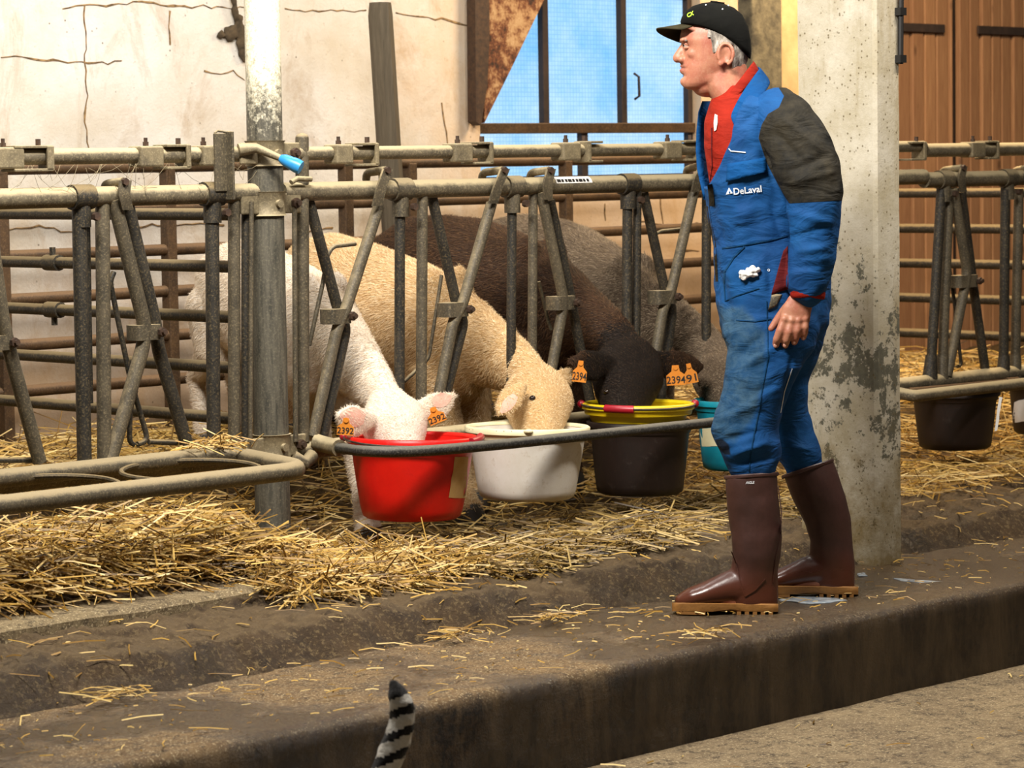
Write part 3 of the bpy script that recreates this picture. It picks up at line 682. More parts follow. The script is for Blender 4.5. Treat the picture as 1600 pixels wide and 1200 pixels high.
# --- middle panel, above the bucket rack in use
Mi = empty('headlock_fence', (1.4, 0, .44))
tag(Mi, 'tubular headlock panel with calves feeding through its bars', 'fence', 'tubular headlock panels')
rail(Mi, 'locking_rail', .055, 3.30, 1.333, .021, 'pipe_rail'); rail(Mi, 'upper_rail', .06, 3.30, 1.218, .029, 'pipe_rail'); rail(Mi, 'lower_rail', .08, 3.30, .432, .028, 'pipe_rail')
clampblock(Mi, 529, .07); uchannel(Mi, 565, .08); clampblock(Mi, 715, .08); uchannel(Mi, 745, .08); clampblock(Mi, 884, .085); uchannel(Mi, 920, .07, flip=-1); clampblock(Mi, 1043, .085); uchannel(Mi, 1072, .08)
for (x0, x1, y0, y1, r, m) in ((472, 473, 216, 690, .021, 'pipe_grey'), (625, 624, 300, 640, .017, 'pipe_dark'), (660, 658, 300, 640, .018, 'pipe_grey'), (800, 798, 300, 640, .016, 'pipe_dark'),
                               (833, 831, 300, 640, .016, 'pipe_grey'), (981, 978, 285, 640, .018, 'pipe_dark'), (996, 993, 290, 640, .015, 'pipe_dark'), (1104, 1103, 290, 640, .017, 'pipe_dark'), (1285, 1284, 290, 630, .017, 'pipe_dark')):
    bar(Mi, 'upright', [(x0, y0), (x1, y1)], r, m)
build(MB().ell(onv(472, 216, 0), (.021, .021, .016)), 'upright_cap', 'pipe_grey', Mi)
bar(Mi, 'thin_rod', [(460, 315), (462, 690)], .008, 'pipe_grey', -.03)
bar(Mi, 'thin_rod', [(455, 285), (464, 279), (486, 280)], .008, 'plate_dusty', -.04)
for x in (625, 800, 981): socket(Mi, x, mat='pipe_dark' if x > 900 else 'pipe_grey')
def yoke(top0, top1, piv, low0, low1, v0=-.012, r=.0185, m0='pipe_grey', m1='pipe_grey'):
    (px0, py0), (px1, py1) = piv
    bar(Mi, 'swing_bar', [top0, (px0-8, py0-4), (px0-8, py0+24), low0], r, m0, v0, rad=.05)
    bar(Mi, 'swing_bar', [top1, (px0+8, py0-4), (px0+9, py0+24), low1], r, m1, v0+.028, rad=.05)
yoke((481, 305), (592, 322), ((533, 484), 0), (488, 682), (504, 682)) if False else None
def yoke2(A, B): 
    bar(Mi, 'swing_bar', A, .0185, 'pipe_grey', -.014, rad=.05); bar(Mi, 'swing_bar', B, .0175, 'pipe_dark', .016, rad=.05)
yoke2([(592, 322), (539, 487), (527, 512), (489, 682)], [(480, 305), (529, 487), (541, 512), (504, 682)])
collar(Mi, 517, 552, 484, 505); hook(Mi, 572, 603, 266, 322, lean=-14)
yoke2([(768, 318), (722, 478), (708, 502), (681, 640)], [(673, 300), (714, 478), (725, 502), (690, 640)])
collar(Mi, 700, 735, 474, 494); hook(Mi, 753, 786, 266, 318, lean=-16)
yoke2([(845, 300), (880, 466), (878, 490), (850, 640)], [(859, 312), (892, 466), (896, 490), (925, 640)])
collar(Mi, 870, 902, 464, 483); hook(Mi, 828, 858, 266, 312, lean=-2)
yoke2([(1086, 292), (1048, 458), (1036, 482), (1010, 640)], [(1005, 300), (1040, 458), (1051, 482), (1030, 640)])
collar(Mi, 1029, 1060, 455, 474); hook(Mi, 1072, 1096, 260, 300, lean=-10)
bar(Mi, 'guide_loop', [(555, 381), (520, 385), (511, 400), (505, 440), (483, 540)], .007, 'pipe_grey', .05, rad=.02)
bar(Mi, 'guide_loop', [(690, 430), (670, 560), (632, 596)], .006, 'pipe_grey', .05, rad=.02)
bar(Mi, 'guide_loop', [(1026, 365), (1033, 361), (1063, 358)], .006, 'pipe_grey', .04, rad=.02)
bar(Mi, 'guide_loop', [(842, 440), (856, 500), (861, 515)], .006, 'pipe_grey', .05)
# maker's sticker on the upper rail
p, q = onv(870, 278, -.03), onv(926, 278, -.03); mb = MB(); rr = []
for i in range(8):
    u = p.x+(q.x-p.x)*i/7; rr.append([Vector((u, -.0305*math.cos(t), 1.218+.0305*math.sin(t))) for t in (.25, .5, .75, 1.0, 1.25)])
mb.rings(rr, closed=False); st = build(mb, 'sticker', 'paper_white', Mi)
for i in range(9):
    u = p.x+(q.x-p.x)*(i+.8)/10; t = .55; w = .010 if i % 3 else .016
    n_ = Vector((0, -math.cos(t), math.sin(t))); up_ = Vector((0, math.sin(t), math.cos(t)))
    build(MB().box(Vector((u, 0, 1.218))+n_*.0315, (w/2, .0006, .005), (FX, n_, up_)), 'sticker_print', 'ink_black', st, smooth=False)

# --- right panel beyond the pillar
R = empty('headlock_fence', (4.0, 0, .44))
tag(R, 'yellowish lit headlock panel beyond the concrete pillar', 'fence', 'tubular headlock panels')
rail(R, 'locking_rail', 3.30, 5.2, 1.318, .026, 'pipe_rail'); rail(R, 'upper_rail', 3.30, 5.2, 1.205, .030, 'pipe_rail'); rail(R, 'lower_rail', 3.30, 5.2, .43, .03, 'pipe_rail')
uchannel(R, 1425, .09, z=1.318); clampblock(R, 1520, .09, z=1.318); uchannel(R, 1542, .07, z=1.318)
for (x0, x1, m) in ((1471, 1454, 'pipe_dark'), (1483, 1472, 'pipe_grey'), (1571, 1568, 'pipe_dark'), (1592, 1586, 'pipe_grey')):
    bar(R, 'upright', [(x0, 295), (x1, 585)], .0195, m)
    build(MB().tube([onv(x1+1, 555, 0), onv(x1-1, 592, 0)], [.022, .030], 12), 'foot_socket', m, R)
for x in (1474, 1574): socket(R, x, 285, mat='pipe_grey', z=1.205)
bar(R, 'swing_bar', [(1490, 295), (1511, 425), (1507, 450), (1480, 588)], .0195, 'pipe_grey', -.014, rad=.05)
bar(R, 'swing_bar', [(1502, 300), (1518, 425), (1521, 450), (1540, 582)], .0185, 'pipe_dark', .014, rad=.05)
collar(R, 1500, 1530, 431, 448); hook(R, 1471, 1503, 262, 300, lean=2); hook(R, 1585, 1606, 262, 300, lean=2)
bar(R, 'guide_loop', [(1484, 420), (1492, 480), (1502, 572), (1480, 574)], .007, 'pipe_dark', .03, rad=.02)

# --- galvanised post with its clamps and the blue lever
P0 = Vector((0, 0, .02)); post = empty('steel_post', P0)
tag(post, 'thick galvanised steel post with pale top, clamps and blue handled lever', 'post')
build(MB().tube([(0, 0, .0), (0, 0, 1.2), (0.004, 0, 3.2)], .0535, 28), 'post_tube', 'post_galvanised', post)
def pclamp(z, h, name='post_clamp', ears=True):
    mb = MB(); rr = []
    for zz in (z-h/2, z-h/2+.006, z+h/2-.006, z+h/2):
        k = .0575 if abs(zz-z) < h/2-.003 else .062; ring = []
        for i in range(24):
            t = math.radians(i*360/24); ring.append(Vector((k*math.cos(t), k*math.sin(t), zz)))
        rr.append(ring)
    mb.rings(rr); o = build(mb, name, 'plate_dusty', post, autos=50)
    for sg in (1, -1):
        c = Vector((sg*.083, -.022, z)); e = build(MB().box(c, (.034, .005, h*.42)), 'clamp_ear', 'plate_dusty', o, smooth=False, bevel=.004)
    for bx in (.09, ):
        q = Vector((bx, -.028, z)); build(MB().tube([q, q-FY*.014], .016, 6).tube([q-FY*.014, q-FY*.024], .009, 8), 'bolt', 'bolt_rust', o)
    q = Vector((.0, -.06, z)); build(MB().tube([q+FY*.006, q-FY*.008], .012, 12), 'bolt', 'plate_dusty', o)
pclamp(1.335, .075); pclamp(1.185, .072); pclamp(.455, .075)
a = Vector((-.07, -.045, 1.35)); b = a+Vector((.045, -.07, -.035)); c = b+Vector((.02, -.032, -.018))
lv = build(MB().tube([Vector((-.12, -.02, 1.345)), a, b], [.02, .014, .009], 10), 'lever_arm', 'plate_dusty', post)
build(MB().tube([b.lerp(a, .15), b, c, c+(c-b)*.35], [.011, .017, .022, .020], 12), 'lever_grip', 'grip_blue', lv)
mb = MB().tube([(.05, -.04, .42), (.08, -.06, .40), (.12, -.05, .42)], .022, 10); build(mb, 'rack_bracket', 'pipe_grey', post)

# ------------------------------------------------------------------ bucket racks
def torus(c, r, tr, tilt=0, n=40, rx=None):
    pts = [Vector(c)+Vector(((rx or r)*math.cos(2*math.pi*i/n), r*math.sin(2*math.pi*i/n), r*math.sin(2*math.pi*i/n)*tilt)) for i in range(n)]
    return MB().tube(pts, tr, 8, close=True)
def rz(v): return .458+.07*v      # racks dip slightly towards the walkway
rk = empty('bucket_rack', (-.7, -.2, .42)); tag(rk, 'empty tubular bucket rack with two bare hoops over the straw', 'rack', 'bucket racks on the fence')
vf = -.405
cor = onv(480, 738, vf)
build(MB().tube(bend([(-2.0, vf, rz(vf)), (-.215, vf, rz(vf)), (-.215, -.06, rz(-.06)), (-2.0, -.06, rz(-.06))], .09, 8), .0265, 14), 'rack_bar', 'pipe_grey', rk)
for (x, y) in ((341, 739), (113, 765)):
    c = onz(x, y, rz(-.235)); build(torus((c.x, -.235, rz(-.235)), .165, .0075, .07, rx=.215), 'hoop', 'pipe_dark', rk)
rk2 = empty('bucket_rack', (1.0, -.2, .42)); tag(rk2, 'dark tubular rack holding the red, white and brown buckets', 'rack', 'bucket racks on the fence')
P = [onv(505, 694, -.03), onv(530, 700, -.14), onv(560, 704.5, -.28), onv(600, 706.5, -.37), onv(650, 705.5, -.405)]+[onv(x, y, -.42) for x, y in ((700, 702), (800, 693), (950, 677), (1115, 660), (1150, 656))]
e = P[-1]; P += [Vector((e.x+.5, -.42, e.z)), Vector((e.x+.75, -.42, e.z))]; P = P+[Vector((P[-1].x+.08, -.37, e.z)), Vector((P[-1].x+.10, -.05, e.z))]
build(MB().tube(bend(P, .05), .0165, 14), 'rack_bar', 'rubber_bar', rk2); RBAR = P
build(MB().tube([onv(492, 690, -.02), onv(507, 694.5, -.05), onv(530, 700, -.14)], .026, 12), 'rack_sleeve', 'plate_dusty', rk2)
rk3 = empty('bucket_rack', (3.6, -.2, .42)); tag(rk3, 'tubular rack with dark buckets beyond the pillar', 'rack', 'bucket racks on the fence')
a = onv(1428, 619, -.30)
build(MB().tube(bend([(a.x, -.06, .455), (a.x, -.30, a.z), (5.2, -.30, a.z)], .02), .022, 14), 'rack_bar', 'pipe_rail', rk3)
build(MB().tube([onv(1420, 611, -.16), onv(1572, 597, -.16)], .012, 10).tube([onv(1572, 597, -.16), onv(1590, 595.5, -.16)], .017, 10), 'rack_rod', 'pipe_rust', rk3)
# ------------------------------------------------------------------ buckets
BK = {}
def bucket(name, c, rt, rb, h, mat, label, rim=None, tilt=(0, 0), liquid='milk', lv=.55, group='feeding buckets hung on the fence'):
    c = Vector(c); T = Matrix.Rotation(tilt[0], 3, 'X') @ Matrix.Rotation(tilt[1], 3, 'Y')
    e = empty(name, c-Vector((0, 0, h))); tag(e, label, 'bucket', group)
    f = lambda z: rb+(rt-.012-rb)*((z+h)/h)**.85
    prof = [(0.001, -h), (rb-.012, -h), (rb, -h+.008)]+[(f(-h+h*k/8), -h+h*k/8) for k in range(1, 8)]+[(rt-.012, -.02)]
    inn = [(rt-.017, -.02)]+[(f(-h+h*k/8)-.005, -h+h*k/8) for k in range(7, 0, -1)]+[(rb-.006, -h+.008), (.001, -h+.008)]
    build(MB().lathe(prof+[(rt-.012, 0), (rt-.017, 0)]+inn, c, 56, tilt=T), 'bucket_body', mat, e, autos=50)
    build(MB().lathe([(rt-.018, -.003), (rt-.016, .004), (rt-.006, .007), (rt, .003), (rt, -.012), (rt-.007, -.016), (rt-.010, -.030), (rt-.014, -.030)], c, 56, tilt=T), 'rim', rim or mat, e, autos=60)
    if liquid:
        r_ = f(-h+h*lv)-.006; build(MB().lathe([(.001, -h+h*lv), (r_*.6, -h+h*lv), (r_, -h+h*lv)], c, 40, tilt=T), 'feed', liquid, e)
    BK[e.name] = (e, c, rt, rb, h, T); return e
def wirehandle(e, phi0, drop, grip=None, gpos=.5, out=1.06):
    """folded wire bail lying along the rim"""
    _, c, rt, rb, h, T = BK[e.name]; pts = []
    for i in range(25):
        t = phi0+math.pi*i/24; s_ = math.sin(math.pi*i/24); pts.append(c+T @ Vector((rt*out*math.cos(t), rt*out*math.sin(t), .002-drop*s_)))
    hd = build(MB().tube(pts, .0032, 6), 'bail', 'wire_steel', e)
    for i in (0, 24):
        build(MB().ell(pts[i], (.014, .014, .014) if grip else (.016, .016, .007), n=10, m=6), 'lug', grip or 'rim_cream', e)
    if grip:
        k = int(24*gpos); build(MB().tube(pts[k-2:k+3], .013, 12), 'grip', grip, hd)
    return hd
def bc(px, py, v): return onv(px, py, v)
red = bucket('red_bucket', bc(644, 684, -.205), .203, .150, .245, 'plastic_red', 'red plastic feeding bucket with a peeling paper label, white calf drinking', tilt=(.0, .03))
wirehandle(red, math.radians(135), .014, 'grip_red', .93, 1.03)
white = bucket('white_bucket', bc(824, 668, -.215), .200, .150, .225, 'plastic_white', 'scuffed white plastic feeding bucket with cream rim', 'rim_cream', tilt=(0, .03))
wirehandle(white, math.radians(45), .004, None, .5, .985)
br_c = bc(1000, 660, -.215)
brown = bucket('brown_bucket', br_c, .178, .142, .235, 'plastic_brown', 'dark brown plastic bucket with the yellow bucket set inside it', liquid=None, tilt=(0, .02))
yel = bucket('yellow_bucket', br_c+Vector((-.004, .004, .060)), .187, .105, .165, 'plastic_yellow', 'yellow plastic bucket nested in the brown bucket under the dark calf', tilt=(0, .02), lv=.6)
wirehandle(yel, math.radians(135), .006, 'grip_red', .40, 1.01)
teal = bucket('teal_bucket', bc(1150, 626, -.205), .150, .115, .235, 'plastic_teal', 'teal blue plastic bucket partly hidden behind the man\'s knee')
dk = bucket('black_bucket', bc(1492, 612, -.12), .172, .135, .215, 'plastic_brown', 'dark bucket in the rack beyond the pillar with a white strip', liquid=None, group='dark buckets beyond the pillar')
dk2 = bucket('black_bucket', bc(1640, 598, -.12), .172, .140, .20, 'plastic_brown', 'dark bucket with a torn pale label, second beyond the pillar', liquid=None, group='dark buckets beyond the pillar')
def patch(px, e, mat, name, lift=.002, sub=6):
    """paper glued on the bucket wall: a curved quad strip (px: left-bottom, right-bottom, right-top, left-top)"""
    t = bvh([c for c in e.children if c.name.startswith('bucket_body')][0]); rows = []
    a, b, c, d = [Vector((x, y)) for x, y in px]
    for j in range(sub+1):
        row = []
        for i in range(sub+1):
            p = a.lerp(b, i/sub).lerp(d.lerp(c, i/sub), j/sub); q = p+Vector((wob((p.x, p.y, 0), .12, 1.2, 1), wob((p.x, p.y, 0), .12, 1.2, 2))); row.append((q.x, q.y))
        rows.append(on_surface(row, t, lift, 8.8))
    mb = MB().rings(rows, closed=False, cap=False); return build(mb, name, mat, e)
patch([(701, 778), (727, 778), (732, 714), (711, 714)], red, 'paper_label', 'paper_label')
patch([(1097, 698), (1122, 697), (1122, 668), (1093, 670)], teal, 'rim_cream', 'paper_label')
patch([(1554, 674), (1558, 673), (1566, 620), (1561, 620)], dk, 'paper_white', 'paper_strip')
patch([(1582, 660), (1604, 658), (1606, 622), (1584, 628)], dk2, 'paper_white', 'paper_label')

# ------------------------------------------------------------------ gates inside the pens
def gate(name, label, a, b, zs, r, mat, post_us, along, fix, group):
    e = empty(name, (fix if along == 'v' else (a+b)/2, (a+b)/2 if along == 'v' else fix, .3)); tag(e, label, 'gate', group)
    P = (lambda s, z: Vector((fix, s, z))) if along == 'v' else (lambda s, z: Vector((s, fix, z)))
    for z in zs: build(MB().tube([P(a, z), P(b, z)], r, 10), 'gate_rail', mat, e)
    for s in post_us: build(MB().box(P(s, .75), (.022, .022, .55) if along == 'u' else (.02, .02, .43)), 'gate_post', mat, e, smooth=False, bevel=.004)
    return e
ZS = (1.154, .997, .845, .692, .538)
g = gate('pen_gate', 'dark tubular pen divider running back from the galvanised post', .09, 1.50, ZS, .0185, 'pipe_dark', (1.5,), 'v', -.06, 'tubular pen gates')
for z, zz in ((.997, 1), (.845, -1)):
    build(MB().tube([(-.06, 1.02, z), (-.06, .95, z)], .026, 12).tube([(-.06, .985, z), (-.06, .985, z+zz*.05)], .01, 8), 'slide_collar', 'pipe_dark', g)
gate('pen_gate', 'rusty tubular rails along the back of the calf pen before the window', -.5, 5.0, (1.30, 1.15, 1.0, .85, .69, .53), .021, 'pipe_rust', (.195, .93, 1.80, 2.14, 3.03, 4.4), 'u', 1.62, 'tubular pen gates')
gate('pen_gate', 'dark tubular pen divider in front of the plank doors', .10, 1.5, (1.130, .971, .814, .658, .498), .021, 'pipe_dark', (1.5,), 'v', 4.9, 'tubular pen gates')

# ------------------------------------------------------------------ straw: loose stalks, too many to count
def strawheap(name, mat, spots, label, L=(.09, .34), wid=.0021, seed=1, flat=.25):
    """spots: list of (u, v, z, scale)"""
    rs = np.random.RandomState(seed); n = len(spots); S = np.array(spots, np.float64)
    ln = rs.uniform(L[0], L[1], n)*S[:, 3]; az = rs.uniform(0, 2*math.pi, n); el = rs.normal(0, flat, n)
    d = np.stack([np.cos(az)*np.cos(el), np.sin(az)*np.cos(el), np.sin(el)], 1)
    side = np.stack([-np.sin(az), np.cos(az), np.zeros(n)], 1); up = np.cross(d, side)
    w_ = wid*rs.uniform(.6, 1.4, n); bow = rs.normal(0, .06, n)*ln; bow2 = rs.normal(0, .05, n)*ln
    V = np.zeros((n, 9, 3)); c = S[:, :3]
    for k, t in enumerate((-.5, 0, .5)):
        cc = c+d*(ln*t)[:, None]+(side*bow[:, None]+up*np.abs(bow2)[:, None])*(1-4*t*t)
        for j, (a, b) in enumerate(((1, -.5), (-1, -.5), (0, .9))):
            V[:, k*3+j] = cc+side*(w_*a)[:, None]+up*(w_*b)[:, None]
    lowest = V[:, :, 2].min(1)
    F = []
    for k in range(2):
        for j in range(3):
            j2 = (j+1) % 3; F.append((k*3+j, k*3+j2, k*3+3+j2, k*3+3+j))
    F = np.array(F); AF = (F[None]+(np.arange(n)*9)[:, None, None]).reshape(-1, 4)
    me = bpy.data.meshes.new(name); me.vertices.add(n*9); me.vertices.foreach_set('co', V.astype(np.float32).ravel())
    nf = len(AF); me.loops.add(nf*4); me.loops.foreach_set('vertex_index', AF.astype(np.int32).ravel())
    me.polygons.add(nf); me.polygons.foreach_set('loop_start', np.arange(0, nf*4, 4, dtype=np.int32)); me.polygons.foreach_set('loop_total', np.full(nf, 4, np.int32))
    me.update(calc_edges=True); o = put(me, name, mat, smooth=False, normals=False)
    tag(o, label, 'straw', kind='stuff'); return o
def scatter(n, u0, u1, v0, v1, dens, h, seed, sc=1.0, lift=.0):
    rs = random.Random(seed); out = []
    while len(out) < n:
        u, v = rs.uniform(u0, u1), rs.uniform(v0, v1)
        if rs.random() > dens(u, v): continue
        out.append((u, v, ground(u, v)+lift+rs.random()**1.6*h(u, v), sc))
    return out
def d_front(u, v):
    edge = -.62+wob((u, 3, 3), 3.0, .10)+(.22*sst(u, .9, 1.5)-.06) - (.03 if -.3 < u < .5 else 0)
    if u < -.45: edge = -.36+wob((u, 3, 3), 4.0, .10)
    return sst(v, edge-.04, edge+.10)
def h_front(u, v):
    e = sst(v, -.66, -.35); return (.05+.07*e) if u < -.2 else (.045 if v < -.3 else .018)
strawheap('straw_bedding', 'straw', scatter(11000, -2.0, .30, -.62, .12, d_front, h_front, 3), 'heap of golden straw under the empty rack and around the steel post', seed=3)
strawheap('straw_bedding', 'straw_old', scatter(8500, .25, 2.0, -.74, .12, d_front, h_front, 4), 'flattened dull straw under the buckets and beside the boots', seed=4, flat=.16)
strawheap('straw_bedding', 'straw', scatter(4200, 2.0, 5.2, -.75, .12, lambda u, v: sst(v, -.62, -.3), lambda u, v: .05, 5), 'yellow straw below the dark buckets beyond the pillar', seed=5, flat=.16)
strawheap('straw_bedding', 'straw', scatter(8000, -1.3, 5.4, .18, 1.76, lambda u, v: 1, lambda u, v: .06, 6, 1.1), 'straw bedding inside the calf pens behind the fence', seed=6, flat=.2)
def d_sparse(u, v): return .25+.75*sst(v, -1.1, -.7)
sp = scatter(330, -2.2, 3.5, -1.0, -.45, d_sparse, lambda u, v: .006, 8, .36, .004)
strawheap('straw_litter', 'straw', sp, 'scattered short straw on the dirt bank', seed=8, flat=.08, wid=.0017)
rs = random.Random(9); sp = []
for _ in range(700):
    u, v = rs.uniform(-2.2, 3.0), VC+.03+rs.random()**.8*.62; sp.append((u, v, .012, rs.choice((.04, .05, .06, .07, .09, .12, .15, .2, .35))))
for cx, cv in ((.22, -1.55), (.15, -1.02), (-.25, -1.02), (-1.4, -1.02)):
    for _ in range(26): sp.append((cx+rs.gauss(0, .06), cv+rs.gauss(0, .025), .015+rs.random()*.02, rs.uniform(.3, .6)))
strawheap('straw_litter', 'straw', sp, 'short bits of straw lying on the wet walkway', seed=9, flat=.06, wid=.0015)
sp = [(rs.uniform(-1.5, 2.4), rs.uniform(-2.3, -1.65), -.243, rs.choice((.12, .2))) for _ in range(60)]
strawheap('straw_litter', 'straw', sp, 'tiny straw bits on the pale alley floor', seed=10, flat=.05, wid=.0018)
# dusty fluff of straw caught on the lower rail and rack corner
sp = [(rs.gauss(-.27, .06), rs.gauss(-.06, .03), .475+rs.random()*.03, rs.uniform(.25, .5)) for _ in range(90)]
strawheap('straw_litter', 'straw', sp, 'tuft of straw caught on the rail beside the steel post', seed=11, flat=.3, wid=.0018)

# ------------------------------------------------------------------ calves
def hairs(name, cols):
    t = NT(name); g = t.n('ShaderNodeNewGeometry'); t.base(t.ramp(g.outputs['Random Per Island'], [(i/(len(cols)-1), rgb(c)) for i, c in enumerate(cols)])); t.rough(.7); t.spec(.25)
hairs('hairs_white', ['#c4ab8c', '#e6d8c2', '#d2bda2', '#efe3d0'])
hairs('hairs_cream', ['#a37c48', '#e6cba0', '#c49e68', '#efdab4'])
hairs('hairs_dark', ['#140c06', '#4a321e', '#2c1c0e', '#5f4328', '#1c1208'])
hairs('hairs_grey', ['#33281c', '#7c6a54', '#544534', '#8f7e68', '#43341f'])
hairs('hairs_black', ['#0c0704', '#261a10', '#150e08', '#382818', '#1a110a'])
def W(p): return onv(p[0], p[1], p[2])
def ear(mb, base, tip, width, face, droop=0):
    """leaf shaped ear from base to tip, flat side towards face"""
    d = tip-base; L_ = d.length; n_ = Vector(face).normalized(); s_ = d.normalized().cross(n_).normalized()
    P = []; Rr = []
    for t, w_ in ((0, .42), (.18, .72), (.4, 1.0), (.62, .98), (.82, .68), (.96, .25)):
        P.append(base+d*t+s_*(droop*math.sin(t*math.pi))); Rr.append((width*w_, .011+.006*(1-t)))
    mb.limb(P, Rr, 14, s_)
def coat(o, furs, flow, dh, hc, n):
    """short lying hair, one sliver per hair"""
    me = o.data; me.calc_loop_triangles(); m = len(me.loop_triangles); T = np.empty(m*3, np.int32); me.loop_triangles.foreach_get('vertices', T); T = T.reshape(-1, 3)
    V = verts(me).astype(np.float64)+np.array(ORG[o.name]); A, B, C = V[T[:, 0]], V[T[:, 1]], V[T[:, 2]]; N = np.cross(B-A, C-A); ar = np.linalg.norm(N, axis=1); N /= ar[:, None]+1e-12
    rs = np.random.RandomState(len(o.name)+int(1000*abs(hc.x))); ar = ar*(np.where(N@np.array(CF) < .25, 1, .12)); idx = rs.choice(m, n, p=ar/ar.sum())
    r1, r2 = np.sqrt(rs.rand(n)), rs.rand(n); p = A[idx]*(1-r1)[:, None]+B[idx]*(r1*(1-r2))[:, None]+C[idx]*(r1*r2)[:, None]; nn = N[idx]
    f = np.array(flow)[None]+rs.normal(0, .28, (n, 3)); f += np.array([[wob(q, 5, .9, 1), wob(q, 5, .9, 2), wob(q, 5, .9, 3)] for q in p])
    f -= nn*(f*nn).sum(1)[:, None]; f /= np.linalg.norm(f, axis=1)[:, None]+1e-9; d = f+nn*rs.uniform(.12, .45, n)[:, None]
    nearhead = np.exp(-(np.linalg.norm(p-np.array(hc), axis=1)/.26)**2); ln = rs.uniform(.010, .022, n)*(1-.68*nearhead); sd = np.cross(f, nn)*(rs.uniform(.0007, .0013, n))[:, None]
    W_ = np.stack([p+sd, p-sd, p+d*ln[:, None]], 1).reshape(-1, 3)
    dist = np.linalg.norm(p-np.array(hc), axis=1); k = ((dist+rs.normal(0, .03, n) < dh) & (len(furs) > 1)).astype(int)
    h = bpy.data.meshes.new('coat'); h.from_pydata([tuple(q) for q in W_], [], [(3*i, 3*i+1, 3*i+2) for i in range(n)]); h.polygons.foreach_set('material_index', k)
    c = put(h, 'coat', [f_.replace('fur', 'hairs') for f_ in furs], o, smooth=False, normals=False); c['kind'] = 'stuff'
def calf(name, label, furs, spine, poll, muzzle, ears, feet, size=1.0, headlat=None, darkhead=0, tail=True, group='calves feeding at the buckets', voxel=.0095):
    S = [W(p) for p in spine]      # tailhead, hip, loin, withers along the top of the back
    Pl, Mz = W(poll), W(muzzle); k = size
    ax = (S[0]-S[-1]); ax.z = 0; ax.normalize(); lat = ax.cross(FZ).normalized(); HL = (headlat or lat).normalized()
    mb = MB()
    rad = [(.085*k, .10*k), (.150*k, .185*k), (.195*k, .225*k), (.165*k, .225*k)]
    C = [s-FZ*r[1] for s, r in zip(S, rad)]
    ch = C[-1]-ax*.13*k-FZ*.02; 
    mb.limb([C[0], C[1], C[1].lerp(C[2], .5), C[2], C[2].lerp(C[3], .6), C[3], ch], [rad[0], rad[1], (.18*k, .212*k), rad[2], (.178*k, .23*k), rad[3], (.11*k, .17*k)], 22, lat)
    n0 = C[-1]+FZ*.03-ax*.03; nm = n0.lerp(Pl, .5)+FZ*.012
    mb.limb([n0, n0.lerp(nm, .5)+FZ*.01, nm, nm.lerp(Pl, .55), Pl-(Mz-Pl).normalized()*-.03], [(.115*k, .175*k), (.098*k, .15*k), (.080*k, .118*k), (.066*k, .092*k), (.054*k, .066*k)], 18, lat)
    hd = Mz-Pl
    mb.limb([Pl+hd*t for t in (0.02, .16, .34, .5, .68, .86, 1.0)], [(.082*k, .06*k), (.108*k, .08*k), (.116*k, .09*k), (.098*k, .088*k), (.07*k, .08*k), (.062*k, .068*k), (.056*k, .056*k)], 18, HL)
    fn = hd.cross(HL).normalized()
    if fn.dot(CF) > 0: fn = -fn
    for sg in (-1, 1): mb.ell(Pl+hd*.30+HL*(sg*.075*k)+fn*.035*k, (.03*k, .03*k, .024*k), n=10, m=7)      # brow over each eye
    for sg in (-1, 1): mb.ell(S[-1]+lat*(sg*.055*k)-FZ*.065*k-ax*.02, (.05*k, .05*k, .10*k), n=12, m=8)      # shoulder blades
    mb.ell(Pl+fn*.01, (.05*k, .05*k, .045*k), n=10, m=7)
    for b, t, wd, dr in ears: ear(mb, W(b), W(t), wd, -CF, dr)
    # legs
    def leg(top, ks, hoof, rr): mb.limb([top]+ks+[hoof], rr, 12, lat)
    hooves = []
    for i, sg in enumerate((-1, 1)):
        top = C[3]+lat*(sg*.085*k)-FZ*.08-ax*.03; h = feet[i]
        if h is None: q = top-ax*.02*sg; h = Vector((q.x, q.y, ground(q.x, q.y)+.01))
        kn = top.lerp(h, .55)-ax*.015; ft = top.lerp(h, .86)
        leg(top, [top.lerp(kn, .55), kn, kn.lerp(ft, .5), ft], h+FZ*.035, [(.07*k, .09*k), (.06*k, .072*k), (.052*k, .055*k), (.040*k, .043*k), (.044*k, .047*k), (.046*k, .052*k)]); hooves.append(h)
        top = C[1]+lat*(sg*.095*k)-FZ*.05; h = feet[2+i]
        if h is None: q = top+ax*(.10+.03*sg); h = Vector((q.x, q.y, ground(q.x, q.y)+.01))
        st = top-FZ*.17-ax*.03; hk = Vector((h.x, h.y, h.z+.28*k))+ax*.06; ft = Vector((h.x, h.y, h.z+.09))+ax*.01
        leg(top, [st, st.lerp(hk, .6), hk, hk.lerp(ft, .55), ft], h+FZ*.035, [(.085*k, .13*k), (.07*k, .11*k), (.042*k, .058*k), (.033*k, .043*k), (.027*k, .031*k), (.032*k, .036*k), (.035*k, .042*k)]); hooves.append(h)
    me = fuse(mb, voxel, 5)
    a = verts(me).copy()
    nd = np.array((Pl-n0).normalized()); nl = (Pl-n0).length; tt = (a-np.array(n0))@nd/nl; rad_ = np.linalg.norm(a-np.array(n0)-np.outer(tt*nl, nd), axis=1)
    ridge = np.exp(-((tt-.62)/.3)**2)*(rad_ < .2)*np.array([math.sin(2*math.pi*t_*nl/.034+wob(p, 7, 5, 8))*(.5+wob(p, 9, .9, 9)) for t_, p in zip(tt, a)])      # skin folds across the neck
    nr = np.array([list(v.normal) for v in me.vertices]); a += nr*(ridge*.0035)[:, None]
    a += np.array([np.array(ax)*wob(p, 16, .004, 1)+np.array(FZ)*wob(p, 16, .004, 2) for p in a]); setverts(me, a)
    me.materials.clear(); o = put(me, name, furs)
